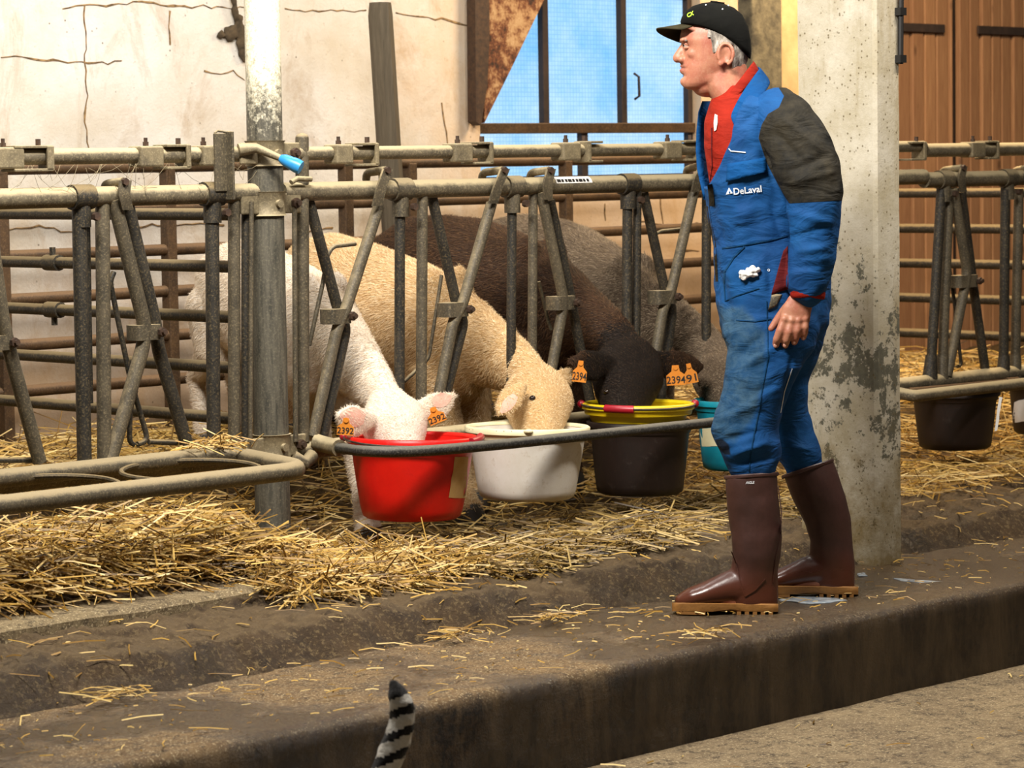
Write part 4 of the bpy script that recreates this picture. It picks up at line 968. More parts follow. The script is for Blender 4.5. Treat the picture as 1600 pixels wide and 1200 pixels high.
    if len(furs) > 1:
        A = verts(me)+np.array(ORG[o.name]); d = np.linalg.norm(A-np.array(Pl+hd*.5), axis=1)+np.array([wob(p, 14, .05, 3) for p in A])
        vm = d < darkhead; pi = [1 if all(vm[i] for i in p.vertices) else 0 for p in me.polygons]; me.polygons.foreach_set('material_index', pi)
    for h in hooves:
        build(MB().limb([h+FZ*.045, h+FZ*.02, h-FZ*.012], [(.044*k, .05*k), (.049*k, .058*k), (.050*k, .062*k)], 12, lat), 'hoof', 'hoof', o)
    if tail:
        t0 = S[0]+ax*.03-FZ*.04; build(MB().limb([t0, t0+ax*.05-FZ*.06, t0+ax*.07-FZ*.25, t0+ax*.05-FZ*.45, t0+ax*.05-FZ*.56], [.028, .026, .018, .022, .012], 10), 'tail', furs[0], o)
    coat(o, furs, ax*.9-FZ*.35, darkhead, Pl+hd*.5, 60000)
    tag(o, label, 'calf', group); return o, Pl, hd, HL, fn
def earlining(o, base, tip, wd, push=.012):
    b, t = W(base), W(tip); d = t-b; s_ = d.normalized().cross(-CF).normalized(); mb = MB(); rr = []
    tr = bvh(o)
    for i, (q, w_) in enumerate(((.2, .35), (.4, .62), (.6, .66), (.8, .42), (.92, .12))):
        row = []
        for j in range(5):
            p = b+d*q+s_*(wd*w_*(j/2-1)); x, y = proj(p); row.append((x, y))
        rr.append(on_surface(row, tr, .002, (b-CAM_POS).length))
    build(MB().rings(rr, closed=False, cap=False), 'ear_lining', 'ear_pink', o)
def eartag(o, c, w_, h_, rot, txt, v, clip=None):
    """orange plate with a narrow neck and button, numbers printed on it"""
    C0 = W((c[0], c[1], v)); s = (C0-CAM_POS).dot(CF)/FPX; a = math.radians(rot)
    X = (CR*math.cos(a)+CU*math.sin(a)); Y = (CU*math.cos(a)-CR*math.sin(a)); w_ *= s; h_ *= s
    pl = [(-.5, -.5), (.5, -.5), (.5, .05), (.22, .28), (.17, .62), (-.17, .62), (-.22, .28), (-.5, .05)]
    t = build(MB().slab([C0+X*(a_*w_)+Y*(b_*h_) for a_, b_ in pl], CF*.003), 'ear_tag', 'tag_orange', o, smooth=False)
    build(MB().tube([C0+Y*(.48*h_)-CF*.004, C0+Y*(.48*h_)+CF*.004], .008, 12), 'tag_button', 'tag_orange', t)
    text_plane(txt, 'tag_number', 'ink_black', t, C0-Y*(.2*h_), X, Y, h_*.42, -CF*.0012, squash=(w_*.92)/(h_*.42*.62*len(txt)*1.02), bold=.012)

vb = -.205
c1, *i1 = calf('calf', 'white calf with its head in the red bucket', ['fur_white'],
    [(338, 388, 1.16), (362, 372, 1.02), (430, 396, .72), (500, 440, .42)], (606, 628, -.06), (640, 740, -.21),
    [((582, 656, -.12), (525, 646, -.14), .054, -.014), ((644, 640, -.11), (712, 615, -.13), .046, .016)],
    [onz(505, 765, .17), onz(578, 858, .095), None, None], .92, headlat=CR*.75+FX*.25)
earlining(c1, (580, 657, -.12), (527, 647, -.14), .046); earlining(c1, (668, 633, -.11), (709, 618, -.13), .034)
eartag(c1, (540, 668), 26, 24, -4, '2392', -.185); eartag(c1, (681, 650), 27, 23, 22, '2392', -.165)
c2, *i2 = calf('calf', 'cream calf feeding from the white bucket', ['fur_cream'],
    [(476, 372, 1.22), (505, 360, 1.06), (590, 388, .74), (690, 432, .40)], (838, 590, -.07), (846, 712, -.24),
    [((818, 604, -.18), (778, 650, -.20), .040, .006), ((858, 596, -.10), (898, 576, -.10), .036, .012)],
    [onz(735, 820, .10), None, None, None], 1.02, headlat=CR*.8+FX*.2)
earlining(c2, (812, 610, -.18), (780, 648, -.20), .028)
c3, *i3 = calf('calf', 'dark brown calf with a black head in the yellow bucket', ['fur_dark', 'fur_black'],
    [(598, 365, 1.24), (640, 336, 1.08), (735, 340, .76), (838, 382, .40)], (985, 548, -.05), (968, 676, -.22),
    [((956, 566, -.12), (888, 563, -.14), .056, -.016), ((1016, 560, -.12), (1100, 572, -.15), .058, .014)],
    [None, None, None, None], 1.08, headlat=CR*.8+FX*.2, darkhead=.25)
eartag(c3, (906, 582), 22, 30, -6, '2394', -.185); eartag(c3, (1056, 588), 30, 28, 3, '2394', -.198); eartag(c3, (1079, 585), 20, 28, 12, '91', -.190)
c4, *i4 = calf('calf', 'grey-brown calf reaching for the teal bucket behind the man', ['fur_grey', 'fur_dark'],
    [(748, 345, 1.30), (800, 330, 1.14), (880, 346, .80), (980, 412, .42)], (1128, 560, -.04), (1150, 668, -.20),
    [((1112, 560, -.08), (1094, 606, -.10), .040, .0), ((1160, 572, -.08), (1195, 565, -.08), .034, .0)],
    [None, None, None, None], 1.06, headlat=CR*.8+FX*.2, darkhead=.0)
for o, x, y in ((c2, 832, 622), (c3, 948, 612)):
    p = on_surface([(x, y)], bvh(o), .001, 8.9)[0]; build(MB().ell(p, (.011, .011, .009), n=10, m=7), 'eye', 'iris', o)

# ------------------------------------------------------------------ the man
MD = 8.35
def P(x, y, d=0): return atd(x, y, MD+d)
SC = MD/FPX                       # metres per picture pixel at his distance
LAT = CF.copy(); FWD = -CR; UPV = CU
ground_near = onz(1130, 959, 0); ground_far = onz(1285, 931, 0)
DN = (ground_near-CAM_POS).dot(CF)-MD; DFAR = (ground_far-CAM_POS).dot(CF)-MD
def stack(mb, secs, n=28, exp=2.3):
    """secs: (y, x centre, half width px, depth centre, half depth m, y tilt px)"""
    rr = []
    for s in secs:
        y, c, hw, d, L_ = s[:5]; tl = s[5] if len(s) > 5 else 0; tw = s[6] if len(s) > 6 else 0; ring = []
        for i in range(n):
            t = 2*math.pi*i/n; ct, sn = math.cos(t), math.sin(t)
            a = math.copysign(abs(ct)**(2/exp), ct); b = math.copysign(abs(sn)**(2/exp), sn)
            ring.append(P(c+hw*a+tw*b, y+tl*a, d+L_*b))
        rr.append(ring)
    return mb.rings(rr)
# ---- body: head, neck, trunk, arms, hands and legs in one skin
mb = MB()
head = [(15, 1118, 24, 0, .040), (19, 1118, 34, 0, .054), (28, 1117, 43, 0, .066), (40, 1116, 48, 0, .073), (50, 1116, 52.5, 0, .0775), (62, 1115, 53, 0, .078), (72, 1117, 50, 0, .077), (82, 1118, 49.5, 0, .075),
        (94, 1116, 48, 0, .071), (103, 1112, 46, 0, .067), (112, 1108, 42, 0, .062), (122, 1102, 36, 0, .055), (130, 1097, 31, 0, .048), (136, 1093, 25, 0, .038), (140, 1092, 17, 0, .026)]
stack(mb, head, 32, 2.15)
mb.ell(P(1106, 136), (.046, .042, .030), (FWD, LAT, UPV)); mb.ell(P(1073, 127), (.020, .020, .018)); mb.ell(P(1071, 108), (.016, .020, .020))            # chin, mouth barrel
mb.limb([P(1068, 73), P(1063.5, 82), P(1058.5, 91)], [.0105, .0135, .0150], 10, LAT); mb.ell(P(1059, 91), (.0145, .0145, .0130))
for s in (-1, 1):
    mb.ell(P(1066, 93, s*.016), (.0125, .0105, .0105)); mb.ell(P(1067, 63, s*.032), (.010, .020, .0075), (FWD, LAT, UPV)); mb.ell(P(1088, 83, s*.046), (.026, .014, .020), (FWD, LAT, UPV))
    mb.ell(P(1112, 118, s*.044), (.035, .016, .026), (FWD, LAT, UPV))
    eax = ((FWD*-.92+UPV*.0).normalized(), LAT, UPV)
    rim = [P(1134+11.5*math.cos(t), 84.5+16.5*math.sin(t)*(1.0 if math.sin(t) < 0 else 1.02), s*(.081+.010*max(0, math.cos(t)))) for t in [math.radians(a) for a in range(150, 450, 20)]]
    mb.limb(rim, [.0055]*len(rim), 8, LAT); mb.ell(P(1133, 86, s*.074), (.019, .010, .026), (FWD, LAT, UPV)); mb.ell(P(1126, 99, s*.079), (.009, .007, .010), (FWD, LAT, UPV))
stack(mb, [(98, 1132, 34, 0, .056), (118, 1130, 40, 0, .062, 10), (140, 1138, 42, 0, .066, 12), (165, 1160, 42, 0, .075), (185, 1172, 50, 0, .11)])
stack(mb, [(160, 1180, 40, 0, .12), (200, 1188, 58, 0, .16), (260, 1188, 62, 0, .165), (330, 1192, 62, 0, .15), (400, 1200, 66, 0, .15), (450, 1210, 70, 0, .155), (490, 1208, 62, 0, .15)])
ARM = [(1222, 178, -.165), (1250, 240, -.21), (1273, 300, -.235), (1268, 370, -.225), (1262, 440, -.215)]
mb.limb([P(*q) for q in ARM], [.055, .05, .042, .036, .03], 14)
FARM = [(1165, 180, .165), (1185, 240, .21), (1205, 300, .225), (1208, 370, .21), (1210, 435, .19)]
mb.limb([P(*q) for q in FARM], [.055, .05, .042, .036, .03], 14)
def hand(mb, ox, oy, dd, sg):
    """back of the hand to the viewer, fingers hanging and lightly curled"""
    q = lambda x, y, d=0: P(x+ox, y+oy, dd+sg*d)
    mb.limb([q(1259, 448), q(1256, 463), q(1252, 470)], [(.019, .028), (.019, .031), (.019, .034)], 14, LAT)
    mb.limb([q(1251, 470), q(1245, 485), q(1242, 499)], [(.017, .036), (.018, .042), (.016, .043)], 16, LAT)
    for f, r in ((((1226, 499, -.004), (1219, 517, -.010), (1214, 530, -.004), (1211.5, 541, .012)), .0128), (((1237, 501, -.006), (1232.5, 519, -.013), (1229, 531, -.006), (1226.5, 540, .012)), .0126),
                 (((1247.5, 501, -.005), (1245.5, 517, -.012), (1243.5, 527, -.004), (1241, 535, .013)), .0122), (((1258, 499, -.002), (1258, 512, -.008), (1257, 521, 0), (1255, 528, .013)), .0108)):
        mb.limb([q(*a) for a in f], [r*1.02, r, r*.93, r*.80], 12, LAT)
        mb.ell(q(f[0][0], f[0][1], f[0][2]-.006), (r*.95,)*3, n=10, m=7)
    mb.limb([q(1232, 480, .012), q(1220, 494, .022), q(1210, 507, .024), q(1204.5, 514, .022)], [.017, .0145, .012, .010], 12, LAT)
hand(mb, 0, 0, -.213, 1); hand(mb, -50, -14, .19, -1)
stack(mb, [(430, 1206, 60, DN*.5, .1), (547, 1203, 44, DN*.9, .06), (640, 1170, 36, DN, .05), (735, 1176, 26, DN, .042), (860, 1182, 22, DN, .036), (915, 1186, 22, DN, .036), (940, 1186, 20, DN, .034)], 16)
stack(mb, [(430, 1214, 58, DFAR*.4, .1), (547, 1224, 42, DFAR*.7, .06), (640, 1226, 34, DFAR*.9, .05), (735, 1255, 26, DFAR, .042), (840, 1295, 22, DFAR, .036), (885, 1303, 22, DFAR, .036), (910, 1304, 20, DFAR, .034)], 16)
for dd, xs, y in ((DN, 0, 936), (DFAR, 117, 912)):
    mb.limb([P(1190+xs, y, dd), P(1140+xs, y, dd), P(1085+xs, y+3, dd), P(1068+xs, y+4, dd)], [(.03, .028), (.034, .028), (.036, .018), (.03, .012)], 12, LAT)
me = fuse(mb, .0036, 2, .5)
a = verts(me).astype(np.float64).copy(); px, py, dep = pix(a); dep = dep-MD
def push(cx, cy, sx, sy, amt, dc=None, sd=.02, direction=None):
    g = np.exp(-((px-cx)/sx)**2-((py-cy)/sy)**2)
    if dc is not None: g = g*(np.exp(-((dep-dc)/sd)**2)+np.exp(-((dep+dc)/sd)**2))
    return g[:, None]*amt*np.array(direction)[None]
hd_m = ((py < 150) & (px < 1180))[:, None]
off = push(1072, 71, 8, 5.5, .0085, .033, .014, CR) + push(1066, 106.5, 10, 1.6, .0042, 0, .03, CR) + push(1068, 119, 7, 4, .003, 0, .03, CR)
off = off + push(1088, 100, 5, 9, .003, .05, .03, CR)       # crease from nose to mouth corner
ear_g = np.exp(-((px-1133)/6)**2-((py-87)/9)**2)*(np.abs(dep) > .070); off = off-(np.sign(dep)*ear_g)[:, None]*.008*np.array(CF)
a = a+off*hd_m; setverts(me, a)
me.materials.clear(); man = put(me, 'person', ['skin', 'lip'])
A = verts(me)+np.array(ORG['person']); px, py, dep = pix(A); dep = dep-MD
lipm = (np.abs(py-106.5) < 5) & (px < 1076) & (np.abs(dep) < .024)
me.polygons.foreach_set('material_index', [1 if all(lipm[i] for i in p.vertices) else 0 for p in me.polygons])
tag(man, 'man in blue coveralls, black cap and brown rubber boots standing by the pillar', 'person')
for s in (-1, 1):
    e = build(MB().ell(P(1073.5, 71.2, s*.030), (.0105, .0105, .0105), n=16, m=11), 'eye', 'eye_white', man)
    c = P(1073.5, 71.2, s*.030)+FWD*.0085+LAT*(s*.002)+UPV*.001; build(MB().ell(c, (.0045, .0045, .0045), n=10, m=7), 'iris', 'iris', e)
    lid = MB(); 
    for yo, r_ in ((-1.6, .0118), ): lid.ell(P(1074, 71.2+yo*1.3, s*.0305), (.0122, .0126, .0088), (FWD, LAT, UPV), n=14, m=9); lid.ell(P(1074.5, 75.2, s*.0305), (.0118, .0126, .0058), (FWD, LAT, UPV), n=14, m=9)
    build(lid, 'eyelid', 'skin', man)
    build(MB().limb([P(1063.5, 64.5, s*.018), P(1065.5, 62, s*.032), P(1073, 63.5, s*.05)], [.0035, .0042, .003], 8), 'eyebrow', 'hair_grey', man)
# fingernails on the visible hand
for x, y in ((1211.5, 540), (1226.5, 539.5), (1241, 534.5), (1255, 527.5)):
    p = on_surface([(x, y)], bvh(man), .0, 8.1)[0]; build(MB().ell(p, (.006, .003, .007), (CR, CF, CU), n=10, m=6), 'fingernail', 'nail', man)

# ---- hair below the cap
mb = MB(); rr = []
for (y, c, hw, d, L_) in ((34, 1116, 46, 0, .072), (46, 1116, 52, 0, .079), (58, 1116, 55, 0, .082), (70, 1118, 53, 0, .081), (82, 1119, 52, 0, .079), (94, 1119, 49.5, 0, .075), (104, 1121, 44, 0, .068), (112, 1124, 38, 0, .058)):
    ring = []
    for i in range(72):
        t = 2*math.pi*i/72; ct, sn = math.cos(t), math.sin(t); q = P(c+hw*math.copysign(abs(ct)**.93, ct), y, d+L_*math.copysign(abs(sn)**.93, sn))
        ring.append(q+(q-P(1117, y)).normalized()*wob(q, 90, .004, 1))
    rr.append(ring)
mb.rings(rr, True, False); me = mb.mesh('hair'); b = bmesh.new(); b.from_mesh(me)
def keep(c):
    x, y = proj(c); wv = wob(c, 60, 3)
    if y < 54: return x > 1099+(y-36)*.5+wv
    if y < 80: return x > 1108+(y-54)*.18+wv and not (1122 < x < 1147 and y > 68)
    return x > 1146-(y-80)*.1+wv
bmesh.ops.subdivide_edges(b, edges=b.edges, cuts=1)
bmesh.ops.delete(b, geom=[f for f in b.faces if not keep(f.calc_center_median())], context='FACES'); b.to_mesh(me); b.free()
hair = put(me, 'hair', 'hair_grey', man)
# ---- cap
cap = MB(); rr = []
for (fx, fy, bx, by, L_, lv_) in ((1064, 38, 1173, 92, .081, 1), (1063, 34, 1174, 80, .085, .8), (1065, 27, 1173, 62, .087, .5), (1071, 18, 1169, 42, .084, .2), (1082, 9.5, 1160, 23, .072, 0), (1096, 5, 1147, 12, .052, 0), (1110, 3, 1132, 6, .022, 0)):
    ring = []
    for i in range(40):
        t = 2*math.pi*i/40; ct, sn = math.cos(t), math.sin(t); k = (1-math.copysign(abs(ct)**.9, ct))/2
        ring.append(P(fx+(bx-fx)*k, fy+(by-fy)*k**(1+1.2*lv_), L_*math.copysign(abs(sn)**.9, sn)))
    rr.append(ring)
cap.rings(rr, True, False); cap.add(rr[-1], [tuple(range(40))])
capo = build(cap, 'cap', 'cloth_cap', man, autos=None); md = capo.modifiers.new('thick', 'SOLIDIFY'); md.thickness = .004; md.offset = -1
mb = MB(); rr = []
for j in range(9):
    t = j/8; row = []
    for i in range(21):
        s = -1+i/10; L_ = s*.078*(1-.10*t); bx = 1065+16*s*s; by = 37+3.2*s*s; ln = 40*math.sqrt(max(0, 1-(.93*s)**2))
        y = by+t*3+(s*s)*t*3+((s+1)/2)**2*t*22; row.append(P(bx-ln*t, y, L_))
    rr.append(row)
mb.rings(rr, False, False); brim = build(mb, 'cap_brim', 'cloth_cap_brim', capo, autos=None); md = brim.modifiers.new('thick', 'SOLIDIFY'); md.thickness = .004
build(MB().ell(P(1119, 4.5), (.009, .009, .005), n=10, m=6), 'cap_button', 'cloth_cap', capo)
tb = bvh(capo)
def decal(txt, name, mat, parent, cx, cy, hpx, rot, tree, lift=.002, shear=0, bold=0, wpx=None, dist=8.2):
    me = text_mesh(txt, 1.0, shear, bold); a = verts(me).copy(); h = a[:, 1].max()-a[:, 1].min(); k = hpx/h; kx = (wpx/(a[:, 0].max()-a[:, 0].min())) if wpx else k
    a[:, 0] -= (a[:, 0].max()+a[:, 0].min())/2; a[:, 1] -= (a[:, 1].max()+a[:, 1].min())/2; r = math.radians(rot)
    X = a[:, 0]*kx; Y = a[:, 1]*k; pts = [(cx+x*math.cos(r)-y*math.sin(r)*-1*-1, cy-(x*math.sin(r)+y*math.cos(r))) for x, y in zip(X, Y)]
    q = on_surface(pts, tree, lift, dist); setverts(me, np.array([list(p) for p in q])); return put(me, name, mat, parent, smooth=False, normals=False)
decal('CX', 'cap_lettering', 'print_lime', capo, 1079, 22, 6.5, 24, tb, .0025, .3, .03, 12)
for x, y in ((1103, 8), (1129, 14.5), (1138, 9)): build(MB().ell(on_surface([(x, y)], tb, 0, 8.3)[0], (.003, .002, .003), n=8, m=5), 'eyelet', 'print_white', capo)

# ---- coveralls
mb = MB()
stack(mb, [(142, 1178, 40, 0, .105, 6), (150, 1182, 58, 0, .150, 8), (164, 1184, 76, 0, .182, 6), (185, 1185, 86, 0, .196, 0, 5), (215, 1185, 90, 0, .202, 0, 8), (250, 1186, 90, 0, .203, 0, 8), (290, 1189, 88, 0, .20, 0, 6), (335, 1193, 87, 0, .193), (378, 1198, 84, 0, .184),
           (392, 1200, 86, 0, .186), (430, 1206, 91, 0, .19), (470, 1209, 90, 0, .188), (505, 1209, 86, 0, .18), (530, 1206, 76, 0, .16)], 32)
stack(mb, [(470, 1206, 78, DN*.5, .11), (520, 1206, 75, DN*.75, .105), (547, 1203, 67, DN*.9, .10), (580, 1192, 59, DN, .094), (610, 1182, 54, DN, .09), (643, 1170, 54, DN, .088), (672, 1165, 53, DN, .086), (695, 1168, 51, DN, .083), (715, 1174, 46, DN, .078), (735, 1176, 38, DN, .072), (752, 1177, 32, DN, .062), (775, 1178, 30, DN, .055)], 24)
stack(mb, [(470, 1216, 76, DFAR*.45, .11), (520, 1222, 70, DFAR*.6, .105), (560, 1222, 56, DFAR*.75, .098), (600, 1215, 46, DFAR*.85, .092), (643, 1220, 44, DFAR*.95, .088), (672, 1230, 42, DFAR, .084), (700, 1240, 40, DFAR, .08), (716, 1248, 35, DFAR, .072), (736, 1258, 28, DFAR, .060), (765, 1266, 26, DFAR, .052)], 24)
torso_me = fuse(mb, .0065, 4); mb = MB()
mb.limb([P(1205, 172, -.13), P(1228, 190, -.178), P(1248, 232, -.205), P(1266, 275, -.225), P(1273, 305, -.232), P(1272, 350, -.228), P(1269, 400, -.222), P(1264, 440, -.217), P(1262, 454, -.215)],
        [(.062, .085), (.068, .090), (.072, .094), (.070, .089), (.068, .083), (.064, .075), (.060, .069), (.056, .061), (.053, .056)], 20, LAT)
mb.limb([P(1160, 176, .13), P(1165, 195, .175), P(1185, 240, .205), P(1205, 300, .222), P(1208, 370, .21), P(1210, 432, .19)], [(.062, .075), (.065, .08), (.062, .075), (.058, .068), (.053, .06), (.047, .05)], 18, LAT)
sleeve_me = fuse(mb, .0065, 4)
jb = bmesh.new(); jb.from_mesh(torso_me); jb.from_mesh(sleeve_me); me = bpy.data.meshes.new('coveralls'); jb.to_mesh(me); jb.free()
# drag folds in the cloth
a = verts(me).astype(np.float64).copy(); px, py, dep = pix(a); dep -= MD
nrm = np.array([list(v.normal) for v in me.vertices])
def fold(x0, y0, x1, y1, w_, amt, near=True):
    dx, dy = x1-x0, y1-y0; L2 = dx*dx+dy*dy; t = np.clip(((px-x0)*dx+(py-y0)*dy)/L2, 0, 1); d = np.hypot(px-(x0+t*dx), py-(y0+t*dy))
    g = np.exp(-(d/w_)**2)*np.sin(np.pi*np.clip(t*.9+.05, 0, 1)); return (g*amt*((dep < .06) if near else 1))[:, None]*nrm
F_ = [(1150, 640, 1225, 600, 6, .006), (1128, 655, 1200, 625, 6, .007), (1125, 690, 1190, 672, 6, -.009), (1135, 712, 1205, 690, 6, .010), (1140, 728, 1212, 712, 5, -.008), (1145, 560, 1190, 525, 6, -.006), (1150, 580, 1215, 540, 6, .006),
      (1228, 330, 1310, 352, 6, .006), (1232, 372, 1300, 352, 6, -.008), (1236, 395, 1300, 385, 6, .007), (1235, 420, 1296, 412, 5, -.006), (1205, 200, 1262, 260, 7, -.009), (1215, 180, 1285, 235, 7, .009), (1225, 270, 1300, 240, 6, -.009), (1228, 290, 1305, 268, 6, .008),
      (1190, 230, 1215, 310, 7, -.010), (1205, 310, 1222, 380, 6, -.008), (1130, 340, 1215, 318, 7, .005), (1125, 362, 1210, 345, 6, -.005), (1150, 200, 1195, 165, 6, -.006), (1230, 690, 1270, 676, 6, -.010), (1235, 705, 1275, 700, 6, .009), (1222, 640, 1262, 650, 6, -.007), (1240, 552, 1222, 640, 4, -.008),
      (1112, 395, 1150, 520, 7, -.006), (1130, 395, 1160, 500, 7, .005), (1200, 395, 1205, 470, 6, -.008)]
for f in F_: a += fold(*f)
a += nrm*np.array([wob(p, 9, .008, 1)+wob(p, 22, .005, 2) for p in a])[:, None]; setverts(me, a)
px, py, dep = pix(a); dep -= MD
# open front: cut the placket away between the two front edges
def edge_x(y): return np.interp(y, [128, 145, 172, 200, 215, 240, 270, 288, 292], [1178, 1168, 1152, 1142, 1142, 1131, 1117, 1107, 1095])
cut = (py < 291) & (px < edge_x(py)) & (dep < .085) | (py < 147) & (px < 1190)
b = bmesh.new(); b.from_mesh(me); b.verts.ensure_lookup_table()
bmesh.ops.delete(b, geom=[b.verts[i] for i in np.nonzero(cut)[0]], context='VERTS')
bv = [v for v in b.verts if any(e.is_boundary for e in v.link_edges)]
for _ in range(14):      # even out the cut edge into a hem
    nw = {}
    for v in bv:
        nb = [e.other_vert(v).co for e in v.link_edges if e.is_boundary]
        if len(nb) == 2: nw[v] = v.co*.5+(nb[0]+nb[1])*.25
    for v, c in nw.items(): v.co = c
b.to_mesh(me); b.free()
me.materials.clear(); cov = put(me, 'coveralls', ['cloth_coverall'], man)
A = verts(me)+np.array(ORG['coveralls']); px, py, dep = pix(A); dep -= MD
patch_poly = [(1215, 134), (1225, 150), (1217, 168), (1200, 178), (1190, 195), (1185, 215), (1198, 255), (1222, 300), (1233, 318), (1340, 312), (1340, 130)]
def sdist(poly):
    r = np.zeros(len(px), bool); n = len(poly); dm = np.full(len(px), 1e9)
    for i in range(n):
        (x0, y0), (x1, y1) = poly[i], poly[(i+1) % n]; c = ((y0 > py) != (y1 > py)) & (px < (x1-x0)*(py-y0)/(y1-y0+1e-9)+x0); r ^= c
        dx, dy = x1-x0, y1-y0; t = np.clip(((px-x0)*dx+(py-y0)*dy)/(dx*dx+dy*dy), 0, 1); dm = np.minimum(dm, np.hypot(px-(x0+t*dx), py-(y0+t*dy)))
    return np.where(r, dm, -dm)
# cloth zones: sewn shoulder panel, rubbed thighs, mud on the knee
z0 = np.clip(.5+sdist(patch_poly)/60, 0, 1)*np.where(dep < .03, 1, 0)
z1 = np.clip(.5+sdist([(1100, 470), (1160, 480), (1196, 520), (1196, 600), (1180, 650), (1150, 690), (1110, 690)])/50, 0, 1)
z2 = np.clip(.5+sdist([(1116, 686), (1128, 684), (1140, 694), (1143, 712), (1132, 712), (1120, 700)])/10, 0, 1)
at = me.color_attributes.new('zones', 'FLOAT_COLOR', 'POINT'); at.data.foreach_set('color', np.stack([z0, z1, z2, np.ones(len(z0))], 1).astype(np.float32).ravel())
md = cov.modifiers.new('thick', 'SOLIDIFY'); md.thickness = .005; md.offset = -1
tree = bvh(cov)
def strip(pts, w_, name, mat, lift=.003, parent=cov, th=.003):
    """seam or tape lying on the cloth, w_ in picture pixels"""
    L_, R_ = [], []
    for i, (x, y) in enumerate(pts):
        x0, y0 = pts[max(i-1, 0)]; x1, y1 = pts[min(i+1, len(pts)-1)]; l = math.hypot(x1-x0, y1-y0) or 1; nx, ny = -(y1-y0)/l*w_/2, (x1-x0)/l*w_/2
        L_.append((x+nx, y+ny)); R_.append((x-nx, y-ny))
    A_, B_ = on_surface(L_, tree, lift, 8.2), on_surface(R_, tree, lift, 8.2); mb = MB(); mb.rings([[p, q, q+CF*th, p+CF*th] for p, q in zip(A_, B_)]); return build(mb, name, mat, parent)
def dense(pts, st=6):
    out = []
    for (x0, y0), (x1, y1) in zip(pts[:-1], pts[1:]):
        n = max(1, int(math.hypot(x1-x0, y1-y0)/st)); out += [(x0+(x1-x0)*i/n, y0+(y1-y0)*i/n) for i in range(n)]
    return out+[pts[-1]]
strip(dense([(1128, 388), (1160, 383), (1200, 376), (1230, 368)]), 2.2, 'waist_seam', 'cloth_blue_worn')
strip(dense([(1198, 470), (1200, 560), (1192, 600), (1186, 640), (1176, 690), (1170, 735)]), 1.6, 'side_seam', 'cloth_blue_worn')
strip(dense([(1238, 576), (1226, 612), (1220, 645)]), 1.0, 'worn_seam', 'print_white')
strip(dense([(1106, 322), (1110, 350), (1117, 385), (1120, 440)]), 4, 'zip_flap', 'cloth_patch')
strip(dense([(1109, 288), (1112, 312), (1112, 322)]), 8, 'zip_tab', 'cloth_patch', .006)
strip(dense([(1150, 500), (1180, 502), (1205, 498)]), 1.6, 'pocket_seam', 'cloth_blue_worn')
# breast pocket flap
def surf_quad(px4, name, mat, lift, parent=cov, nu=10, nv=5, th=.004):
    a_, b_, c_, d_ = [Vector(p) for p in px4]; rows = []
    for j in range(nv+1):
        row = []
        for i in range(nu+1): p = a_.lerp(b_, i/nu).lerp(d_.lerp(c_, i/nu), j/nv); row.append((p.x, p.y))
        rows.append(on_surface(row, tree, lift*(.35+.65*(1-j/nv)), 8.2))
    mb = MB().rings(rows, closed=False, cap=False); o = build(mb, name, mat, parent, autos=None); md = o.modifiers.new('thick', 'SOLIDIFY'); md.thickness = th; return o
surf_quad([(1134, 284), (1199, 268), (1196, 246), (1136, 256)], 'pocket_flap', 'cloth_blue', .012)
surf_quad([(1205, 460), (1231, 452), (1231, 384), (1224, 392)], 'side_opening', 'cloth_maroon', .004, nu=6, nv=8)
surf_quad([(1200, 485), (1213, 478), (1222, 460), (1206, 459)], 'side_pocket_lining', 'pipe_grey', .004, nu=5, nv=5)
decal('DeLaval', 'chest_lettering', 'print_white', cov, 1168, 297, 10.5, 6, tree, .0035, 0, .018, 44)
mb = MB(); q = on_surface([(1134, 304), (1139, 293), (1145, 302)], tree, .0035, 8.2); mb.add(q, [(0, 1, 2)])
em = build(mb, 'chest_emblem', 'print_white', cov, smooth=False)
q = on_surface([(1138.4, 302), (1139.8, 297.5), (1141.5, 301.5)], tree, .0045, 8.2); build(MB().add(q, [(0, 1, 2)]), 'emblem_notch', 'cloth_blue', em, smooth=False)
strip(dense([(1163, 385), (1146, 402), (1132, 424), (1131, 442)]), 2.6, 'pocket_edge', 'cloth_blue_worn')
strip(dense([(1131, 442), (1133, 470), (1150, 462), (1186, 450)]), 1.6, 'pocket_seam', 'cloth_blue_worn')
decal('o', 'pocket_print', 'print_white', cov, 1201, 422, 4, 0, tree, .003, 0, .01)
strip(dense([(1135, 228), (1142, 236), (1165, 238)], 4), 1.6, 'paint_smear', 'print_white')
# far front flap of the jacket
mb = MB(); rr = []
for (x0, x1, y, d) in ((1098, 1112, 158, .075), (1092, 1106, 175, .085), (1089, 1103, 205, .09), (1088, 1103, 235, .09), (1090, 1107, 265, .085), (1096, 1112, 292, .07), (1100, 1116, 312, .06)):
    rr.append([P(x0, y, d-.012), P((x0+x1)/2, y, d+.012), P(x1, y, d+.05), P(x1, y, d+.062), P((x0+x1)/2, y, d+.026), P(x0-1, y, d)])
mb.rings(rr); build(mb, 'front_flap', 'cloth_blue', cov, autos=None)
